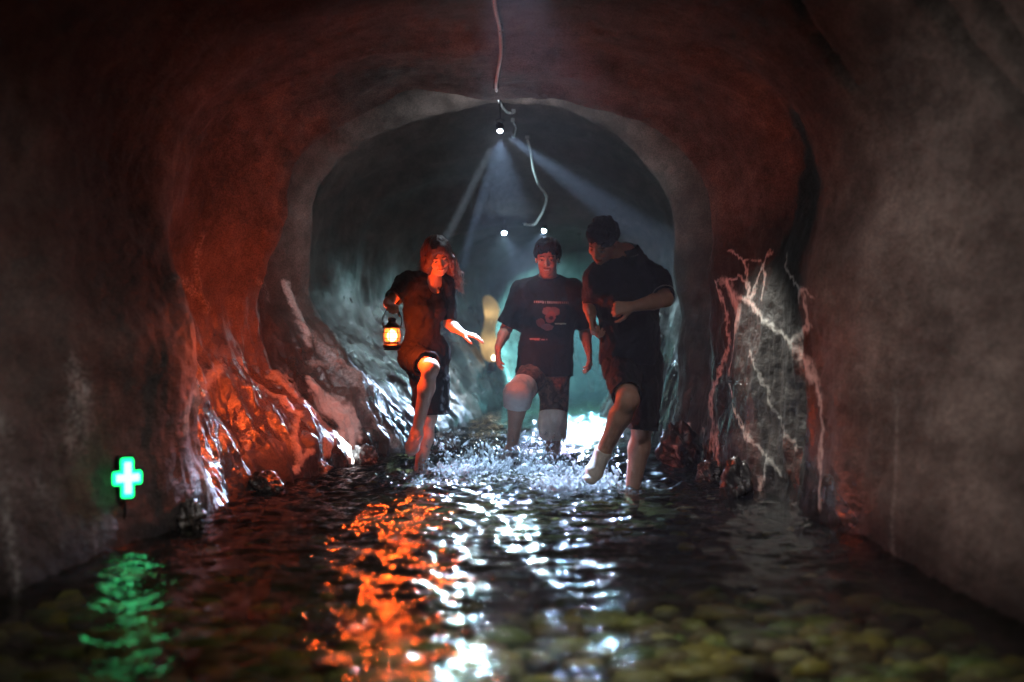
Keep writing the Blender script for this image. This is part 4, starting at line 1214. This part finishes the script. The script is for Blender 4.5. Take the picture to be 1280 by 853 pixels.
# ------------------------------------------------------------------ man in the printed T-shirt
def middle_man():
    J = {k: P3(v) for k, v in dict(pelvis=(681, 460, 10.000), hL=(668, 467, 9.971), hR=(693, 467, 10.029), chest=(684, 398, 9.971), neck=(685, 354, 9.952),
         sL=(655, 367, 9.952), sR=(716, 367, 9.971), eL=(633, 411, 9.971), wL=(623, 434, 9.778), eR=(730, 410, 10.087), wR=(736, 440, 9.932),
         kL=(647, 494, 9.652), aL=(640, 560, 9.778), kR=(691, 528, 9.932), tL=(627, 585, 9.662)).items()}
    J['aR'] = Vector((P3((691, 580, 10.029)).x, 10.03, -.055)); J['tR'] = Vector((J['aR'].x + .02, 9.86, -.12))
    C = P3((684.5, 323, 9.913)); R = frame((-.10, -.95, -.22), (.0, -.22, .97)); s = 1.03
    lo, hi = bounds(J); hi[2] = C.z + .2
    root = thing("person", (J['aR'].x, 10.03, -.15), "person in a loose printed black T-shirt stepping through the splash between the others", "person")
    F = Field(lo, hi, HV)
    add_torso(F, J, .97, -.012)
    F.cap(J['neck'] - Vector((0, 0, .03)), loc(C, R, (0, -.02, -.06)), .064, .058, .04)
    add_head(F, C, R, s)
    for q in 'LR':
        add_arm(F, J, q, .98); add_leg(F, J, q, .98); add_foot(F, J, q, 1.)
    add_hand(F, J['wL'], (-.05, -.12, -1), (1, .3, 0), -1, (16, 18, 20, 24), 1.0)
    add_hand(F, J['wR'], (.1, -.2, -1), (-1, .3, 0), 1, (24, 26, 28, 30), 1.0)
    sdf_obj("body", F, M_SKIN, root, lambda V: skin_tone(V, C, R, s, SKIN, (.45, .15, .12), .35))
    # T-shirt
    T = Field(lo, hi, HV)
    Rt = add_torso(T, J, 1.0, .022)
    T.cap(J['sL'], J['sR'], .075, None, .05)
    for q in 'LR': T.cap(J['s' + q], J['e' + q], .085, .082, .05)
    hem = J['pelvis'] + Vector((0, 0, -.06))
    T.cap(J['chest'], hem, .15, .165, .06, flat=(Rt[:, 1], .80)); T.cap(J['chest'] + Vector((-.05, 0, 0)), hem + Vector((-.065, 0, -.06)), .13, .14, .05, flat=(Rt[:, 1], .85)); T.cap(J['chest'] + Vector((.05, 0, 0)), hem + Vector((.055, 0, -.06)), .13, .135, .05, flat=(Rt[:, 1], .85))
    T.wrinkle(.009, (8, 8, 4.348), 7., 3, 1); T.wrinkle(.003, (28, 28, 22), 1.)
    T.shell(.012)
    T.cut(hem + Vector((0, 0, .0)), (0, 0, -1), .36)
    for q in 'LR': T.cut(J['s' + q].lerp(J['e' + q], .92), J['e' + q] - J['s' + q], .12)
    T.ell(J['neck'] + Vector((0, -.03, .075)), (.078, .085, .07), None, .006, sub=True)
    fx = np.array(J['chest'])
    def print_tone(V):
        q = (V - fx) @ Rt; x, z = -q[:, 0], q[:, 2]; front = q[:, 1] > .03
        t = np.repeat(np.array((.010, .0095, .011))[None], len(V), 0)
        def put(m, c): t[front & m] = c
        # caption bar above the picture, figure patch, two short bars
        put((np.abs(z - .118) < .008) & (x > -.105) & (x < .135) & (np.sin(x * 420) > -.35), (.50, .40, .38))
        n = perlin(V * 34) + .5 * perlin(V * 70)
        put(((x - .016) / .062) ** 2 + ((z - .055) / .034) ** 2 < 1 + .3 * n, (.30, .15, .14))
        put(((x - .012) / .036) ** 2 + ((z - .018) / .042) ** 2 < 1 + .4 * n, (.42, .12, .10))
        put(((x + .058) / .030) ** 2 + ((z + .020) / .030) ** 2 < 1 + .4 * n, (.34, .08, .07))
        put(((x + .004) / .040) ** 2 + ((z + .052) / .024) ** 2 < 1 + .5 * n, (.36, .13, .13))
        put(((x - .016) / .016) ** 2 + ((z - .012) / .014) ** 2 < 1, (.10, .03, .03))
        put((np.abs(z + .028) < .005) & (x > .045) & (x < .125), (.40, .42, .30))
        put((np.abs(z + .140) < .006) & (x > -.125) & (x < .0) & ((x < -.06) | (np.sin(x * 500) > 0)), (.55, .30, .28))
        return t
    T2 = pmat("printed_cotton", (.02, .02, .02), rough=.78, spec=.25, attr="tone", noise=.2, bump=.25, bscale=240)
    sdf_obj("t_shirt", T, T2, root, print_tone)
    # brown shorts with white lower legs
    S = Field(lo, hi, HV)
    S.ell(J['pelvis'] + Vector((0, 0, -.03)), (.17, .128, .13), None, .05)
    for q in 'LR': S.cap(J['h' + q], J['k' + q], .108, .088, .03)
    S.wrinkle(.011, (9, 9, 6), 4., 3, 1); S.shell(.012)
    for q, e in (('L', .62), ('R', .80)): S.cut(J['h' + q].lerp(J['k' + q], e), J['k' + q] - J['h' + q], .17)
    def brown(V):
        n = perlin(V * 26) + .6 * perlin(V * 60)
        return np.where((n > .1)[:, None], np.array((.20, .10, .065))[None], np.array((.10, .055, .04))[None])
    sdf_obj("shorts", S, pmat("brown_cotton", (.1, .1, .1), rough=.8, attr="tone", noise=.2, bump=.3, bscale=200), root, brown)
    for q, e0, e1 in (('L', .60, 1.16), ('R', .78, 1.26)):
        h, k, a = J['h' + q], J['k' + q], J['a' + q]
        e = k + (a - k).normalized() * (.085 if q == 'L' else .11)
        W = Field(np.minimum(np.minimum(h, k), e) - np.array(.16), np.maximum(np.maximum(h, k), e) + np.array(.16), HV)
        W.cap(h.lerp(k, e0 - .1), k, .098, .097, .02); W.cap(k, e + (e - k) * .5, .097, .090, .02)
        W.wrinkle(.004, (11, 11, 7), 8., 3, 1); W.shell(.012)
        W.cut(h.lerp(k, e0 + .02), h - k, .2); W.cut(e, a - k, .14)
        sdf_obj("cuff", W, pmat("white_cotton", (.84, .82, .78), rough=.8, noise=.08, bump=.25, bscale=200), root, label="white lower leg of the brown shorts")
    H = Field(np.array(C) - .2, np.array(C) + .2, HV)
    L = lambda *p: loc(C, R, np.array((-p[0], p[1], p[2])) * s)
    H.ell(L(0, -.022, .046), (.090, .106, .090), R, .02)
    H.cap(L(-.05, .058, .098), L(.05, .062, .106), .022, .026, .02); H.cap(L(-.07, .03, .075), L(-.082, .012, .02), .02, .010, .02); H.cap(L(.07, .03, .075), L(.082, .012, .02), .02, .010, .02)
    H.ell(L(0, .116, -.025), (.066, .06, .100), R, .012, sub=True); H.ell(L(0, .01, -.075), (.12, .085, .075), R, .02, sub=True)
    H.wrinkle(.012, (20, 20, 12), 2., 3, 1)
    V, Q = H.mesh(); mb = strands(fringe_strands(C, R, s * 1.05, 420, -.1, 3, .07, .25) + bangs(L, 90, 4, .118, .046, .082, .02), .0034, 4)
    sv = np.array([tuple(v) for v in mb.v], np.float32); sf = np.array([f for f in mb.f if len(f) == 4])
    obj("hair", np_mesh("hair", np.concatenate([V, sv]), np.concatenate([Q, sf + len(V)])), M_HAIR_D, root)
    for q in 'LR':
        S = Field(np.minimum(J['a' + q], J['t' + q]) - np.array(.12), np.maximum(J['a' + q], J['t' + q]) + np.array(.12), HV)
        add_foot(S, J, q, 1., .008); S.cut(J['a' + q], J['k' + q] - J['a' + q], .09)
        sdf_obj("shoe", S, pmat("grey_shoe", (.50, .50, .50), rough=.5, noise=.15, bump=.15), root)

# ------------------------------------------------------------------ man in the dark polo shirt
def right_man():
    J = {k: P3(v) for k, v in dict(pelvis=(790, 452, 8.30), hL=(776, 458, 8.24), hR=(805, 458, 8.34), chest=(786, 383, 8.24), neck=(783, 319, 8.22),
         sL=(748, 349, 8.17), sR=(820, 352, 8.28), eL=(738, 378, 8.36), wL=(739, 397, 8.15), eR=(832, 374, 8.08), wR=(789, 384, 7.96),
         kL=(785, 500, 7.90), aL=(754, 566, 8.04), kR=(803, 532, 8.20), tL=(738, 600, 7.93)).items()}
    J['aR'] = Vector((P3((789, 620, 8.26)).x, 8.26, -.055)); J['tR'] = Vector((J['aR'].x - .05, 8.08, -.12))
    C = P3((753, 302, 8.10)); R = frame((-.42, -.60, -.66), (-.12, -.62, .76)); s = 1.0
    lo, hi = bounds(J); hi[2] = max(hi[2], C.z + .2); lo[0] = min(lo[0], C.x - .2)
    root = thing("person", (J['aR'].x, 8.26, -.15), "person in a dark polo shirt and black shorts looking down and kicking water", "person")
    F = Field(lo, hi, HV)
    add_torso(F, J, 1.0, -.006)
    F.cap(J['neck'] - Vector((0, 0, .03)), loc(C, R, (0, -.03, -.05)), .062, .060, .03)
    add_head(F, C, R, s)
    for q in 'LR':
        add_arm(F, J, q, 1.05); add_leg(F, J, q, 1.06); add_foot(F, J, q, 1.02)
    add_hand(F, J['wL'], (.10, -.25, -1), (1, -.2, .0), -1, (45, 50, 55, 60), 1.02, thumb_in=.4)
    add_hand(F, J['wR'], (-1, -.1, -.10), (.0, 1, -.25), 1, (66, 70, 74, 76), 1.02, thumb_in=.5)
    sdf_obj("body", F, M_SKIN, root, lambda V: skin_tone(V, C, R, s, SKIN2, (.36, .13, .11)))
    T = Field(lo, hi, HV)
    Rt = add_torso(T, J, 1.02, .016)
    T.cap(J['sL'], J['sR'], .072, None, .05)
    for q in 'LR': T.cap(J['s' + q], J['e' + q], .074, .066, .04)
    hem = J['pelvis'] + Vector((0, 0, -.02))
    T.cap(J['chest'] + Vector((0, 0, .02)), hem, .158, .168, .06, flat=(Rt[:, 1], .85))
    T.ell(J['chest'] * .4 + J['pelvis'] * .6 + Vector((-.02, -.05, 0)), (.15, .12, .17), None, .06)
    T.wrinkle(.012, (7, 7, 4), 9., 3, 1); T.wrinkle(.003, (28, 28, 22), 2.); T.shell(.012)
    T.cut(hem, (0, 0, -1), .34)
    for q, e in (('L', .82), ('R', .86)): T.cut(J['s' + q].lerp(J['e' + q], e), J['e' + q] - J['s' + q], .11)
    T.ell(J['neck'] + Vector((-.02, -.03, .075)), (.080, .085, .068), None, .006, sub=True)
    M_POLO = pmat("navy_pique", (.012, .013, .022), rough=.75, spec=.3, noise=.25, nscale=60, bump=.35, bscale=300)
    sdf_obj("polo_shirt", T, M_POLO, root)
    # collar with a thin pale line, sleeve tipping
    ax = ((C - J['neck']).normalized() * .5 + Vector((.05, .12, 1.0))).normalized(); nk = J['neck'] + Vector((0, 0, .0))
    K = Field(np.array(nk) - .18, np.array(nk) + .18, HV)
    K.cap(nk - ax * .03, nk + ax * .09, .082, .062, .01); K.shell(.011)
    K.cut(nk + ax * .030, ax, .14); K.cut(nk - ax * .012, -ax, .14)
    K.ell(nk + Vector((-.035, -.085, .03)), (.020, .05, .05), None, .006, sub=True)
    c, _v = sdf_obj("collar", K, M_POLO, root)
    u0 = Vector((1, 0, 0)); u0 = (u0 - ax * u0.dot(ax)).normalized(); w0 = ax.cross(u0)
    def collar_ring(): return [nk - ax * .009 + (u0 * math.cos(a) + w0 * math.sin(a)) * .0815 for a in np.linspace(-1.35, 4.1, 40)]
    M_TIP = pmat("pale_tipping", (.45, .43, .40), rough=.7)
    obj("tipping", MB().tube(collar_ring(), .0024, 5).mesh("tipping"), M_TIP, c)
    for q, e in (('L', .82), ('R', .86)):
        a = J['s' + q]; b = J['e' + q]; p = a.lerp(b, e - .012); d = (b - a).normalized(); r = (.074 + (.066 - .074) * e) + .0035
        u = d.orthogonal().normalized(); w = d.cross(u)
        if q == 'R': obj("sleeve_tipping", MB().tube([p + (u * math.cos(t) + w * math.sin(t)) * r for t in np.linspace(0, 2 * math.pi, 33)], .0022, 5).mesh("sleeve_tipping"), M_TIP, root)
    S = Field(lo, hi, HV)
    S.ell(J['pelvis'] + Vector((0, 0, -.02)), (.172, .13, .14), None, .05)
    S.cap(J['hL'], J['kL'], .110, .082, .04); S.cap(J['hR'], J['kR'] + Vector((.0, .0, -.06)), .112, .088, .04)
    S.wrinkle(.011, (9, 9, 5), 6., 3, 1); S.wrinkle(.003, (28, 28, 22), 3.); S.shell(.012)
    S.cut(J['hL'].lerp(J['kL'], .86), J['kL'] - J['hL'], .16); S.cut(J['kR'] + Vector((0, 0, -.025)), (-.1, 0, -1), .17)
    sdf_obj("shorts", S, pmat("black_shorts", (.014, .014, .017), rough=.7, spec=.3, noise=.25, bump=.25, bscale=240), root)
    H = Field(np.array(C) - .2, np.array(C) + .2, HV)
    L = lambda *p: loc(C, R, np.array((-p[0], p[1], p[2])) * s)
    H.ell(L(0, -.020, .044), (.088, .106, .090), R, .02)
    H.cap(L(-.045, .052, .098), L(.045, .052, .098), .020, .020, .02)
    H.ell(L(0, .120, -.035), (.075, .065, .105), R, .01, sub=True); H.ell(L(0, .01, -.080), (.13, .09, .075), R, .02, sub=True)
    H.ell(L(.085, .02, -.03), (.03, .04, .05), R, .01, sub=True); H.ell(L(-.085, .02, -.03), (.03, .04, .05), R, .01, sub=True)
    H.wrinkle(.012, (24, 24, 14), 2., 3, 1)
    V, Q = H.mesh(); mb = strands(fringe_strands(C, R, s, 480, .0, 8, .05, .05) + bangs(L, 60, 6, .112, .056, .080, .0), .0028, 4)
    sv = np.array([tuple(v) for v in mb.v], np.float32); sf = np.array([f for f in mb.f if len(f) == 4])
    obj("hair", np_mesh("hair", np.concatenate([V, sv]), np.concatenate([Q, sf + len(V)])), M_HAIR_D, root)
    for q in 'LR':
        S = Field(np.minimum(J['a' + q], J['t' + q]) - np.array(.12), np.maximum(J['a' + q], J['t' + q]) + np.array(.12), HV)
        add_foot(S, J, q, 1.02, .008); S.cut(J['a' + q] + (J['k' + q] - J['a' + q]).normalized() * .02, J['k' + q] - J['a' + q], .09)
        sdf_obj("shoe", S, pmat("white_shoe", (.62, .60, .56), rough=.5, noise=.15, bump=.15), root)
woman(); middle_man(); right_man()

# ------------------------------------------------------------------ splashes
def glassy(name, foam):
    m, nt, N, L, out = new_mat(name)
    g = N.new("ShaderNodeBsdfGlass"); g.inputs['IOR'].default_value = 1.333; g.inputs['Roughness'].default_value = .0
    d = N.new("ShaderNodeBsdfDiffuse"); d.inputs[0].default_value = (.82, .87, .9, 1)
    t = N.new("ShaderNodeBsdfTranslucent"); t.inputs[0].default_value = (.82, .87, .9, 1)
    a = N.new("ShaderNodeMixShader"); a.inputs[0].default_value = .6
    L.new(d.outputs[0], a.inputs[1]); L.new(t.outputs[0], a.inputs[2])
    tc = N.new("ShaderNodeTexCoord"); nz = N.new("ShaderNodeTexNoise"); nz.inputs['Scale'].default_value = 30; nz.inputs['Detail'].default_value = 5
    L.new(tc.outputs['Object'], nz.inputs['Vector'])
    r = N.new("ShaderNodeMapRange"); r.inputs['From Min'].default_value = .40; r.inputs['From Max'].default_value = .56; r.inputs['To Max'].default_value = foam
    L.new(nz.outputs['Fac'], r.inputs[0])
    b = N.new("ShaderNodeMixShader"); L.new(r.outputs[0], b.inputs[0]); L.new(g.outputs[0], b.inputs[1]); L.new(a.outputs[0], b.inputs[2])
    L.new(b.outputs[0], out.inputs[0])
    return m
def splash(c, rad, height, n_jet, n_drop, seed, label, lean=(0, 0, 0), foam=.6, mound=.5):
    rnd = random.Random(seed); c = Vector(c); lean = Vector(lean)
    F = Field((c.x - rad - .25, c.y - rad - .25, -.06), (c.x + rad + .25, c.y + rad + .25, height + .28), .0055)
    for k in range(n_jet):
        a = rnd.uniform(0, 6.283); r0 = rad * math.sqrt(rnd.random()) * .9
        p = Vector((c.x + r0 * math.cos(a), c.y + r0 * math.sin(a) * .75, -.03))
        h = height * rnd.random() ** 1.8 + .02
        out = Vector((math.cos(a), math.sin(a), 0)) * rnd.uniform(.1, .6) * h + lean * h
        m = p + out * .4 + Vector((0, 0, h * .7)); e = p + out + Vector((rnd.uniform(-.01, .01), 0, h))
        w = rnd.uniform(.008, .022)
        F.cap(p, m, w * 1.2, w * .55, .018); F.cap(m, e, w * .55, w * .35, .01)
        if rnd.random() < .5: F.ell(e, (w * .7, w * .7, w * .8), None, .008)
    for k in range(n_jet // 3):                               # thin curved sheets of thrown water
        a = rnd.uniform(0, 6.283); r0 = rad * rnd.uniform(.2, .9)
        p = Vector((c.x + r0 * math.cos(a), c.y + r0 * math.sin(a) * .75, -.02)); o = Vector((math.cos(a), math.sin(a), 0))
        h = height * rnd.uniform(.4, 1.0); w = rnd.uniform(.022, .05); tn = Vector((-o.y, o.x, 0))
        m = p + o * h * .25 + Vector((0, 0, h * .6)); e = p + o * h * .7 + lean * h + Vector((0, 0, h * .85)) + tn * rnd.uniform(-.03, .03)
        F.cap(p, m, w, w * .8, .012, flat=(o + Vector((0, 0, -.4)), .22)); F.cap(m, e, w * .8, w * .3, .01, flat=(o * .6 + Vector((0, 0, -.8)), .22))
        for q in range(3):
            f = e + tn * rnd.uniform(-.05, .05); F.cap(e.lerp(m, .4), f + Vector((0, 0, rnd.uniform(0, .04))), .008, .004, .008)
    for k in range(int(14 * mound)):                          # swollen water body with bubbles
        a = rnd.uniform(0, 6.283); r0 = rad * math.sqrt(rnd.random()) * .8
        F.ell((c.x + r0 * math.cos(a), c.y + r0 * math.sin(a) * .75, rnd.uniform(-.02, .02 + height * .25)), (rnd.uniform(.03, .06), rnd.uniform(.03, .06), rnd.uniform(.02, .045)), None, .03)
    F.wrinkle(.004, (22, 22, 18), seed, 2)
    V, Q = F.mesh()
    # free drops
    n, m = 6, 4; vs = []; 
    for j in range(1, m):
        for i in range(n):
            a = 2 * math.pi * i / n; t = math.pi * j / m; vs.append((math.sin(t) * math.cos(a), math.sin(t) * math.sin(a), math.cos(t)))
    fs = [(j * n + i, (j + 1) * n + i, (j + 1) * n + (i + 1) % n, j * n + (i + 1) % n) for j in range(m - 2) for i in range(n)]
    vs += [(0, 0, 1), (0, 0, -1)]; T = len(vs) - 2
    for i in range(0, n, 2):
        fs.append((T, i, (i + 1) % n, (i + 2) % n)); fs.append((T + 1, (m - 2) * n + (i + 2) % n, (m - 2) * n + (i + 1) % n, (m - 2) * n + i))
    vs = np.array(vs); fs = np.array(fs); VV = [V]; FF = [Q]; off = len(V)
    for k in range(n_drop):
        a = rnd.uniform(0, 6.283); r0 = rad * (rnd.random() ** .6) * 1.25
        h = (height + .12) * rnd.random() ** 2.2 + .01
        p = np.array((c.x + r0 * math.cos(a) + lean.x * h, c.y + r0 * math.sin(a) * .75 + lean.y * h, h))
        r = .0016 + .0085 * rnd.random() ** 4
        st = rnd.uniform(.9, 2.6); tl = rnd.uniform(-.8, .8)
        q_ = vs * r * np.array((1, 1, st)); q_[:, 0] += q_[:, 2] * tl; VV.append(q_ + p); FF.append(fs + off); off += len(vs)
    me = np_mesh("splash", np.concatenate(VV), np.concatenate(FF))
    obj("splash", me, glassy("splash_water", foam), kind="stuff", label=label, category="splash")
splash((-.36, 9.1, 0), .28, .11, 62, 560, 1, "white glittering splash beside the woman's standing foot", (.1, 0, 0))
splash((-.06, 9.5, 0), .38, .13, 92, 760, 2, "bright white splash around the middle man's lifted foot", (0, 0, 0))
splash((.28, 9.2, 0), .28, .09, 48, 380, 3, "splash in front of the middle man's standing leg", (0, 0, 0))
splash((.40, 8.25, 0), .25, .11, 52, 460, 4, "red lit splash thrown up by the kicking foot", (-.2, 0, 0), .85, 1.0)
# ------------------------------------------------------------------ damp air in the tunnel
def haze():
    mb = MB().box((1.0, 9.5, .5), (6.5, 20.5, 3.2))
    m, nt, N, L, out = new_mat("damp_air")
    v = N.new("ShaderNodeVolumePrincipled")
    v.inputs['Color'].default_value = (.85, .92, 1, 1); v.inputs['Density'].default_value = HAZE; v.inputs['Anisotropy'].default_value = .0
    L.new(v.outputs[0], out.inputs['Volume'])
    me = mb.mesh("haze", False)
    o = obj("haze", me, m, kind="stuff", label="thin damp haze filling the tunnel air", category="haze")
    o.display_type = 'WIRE'
haze()
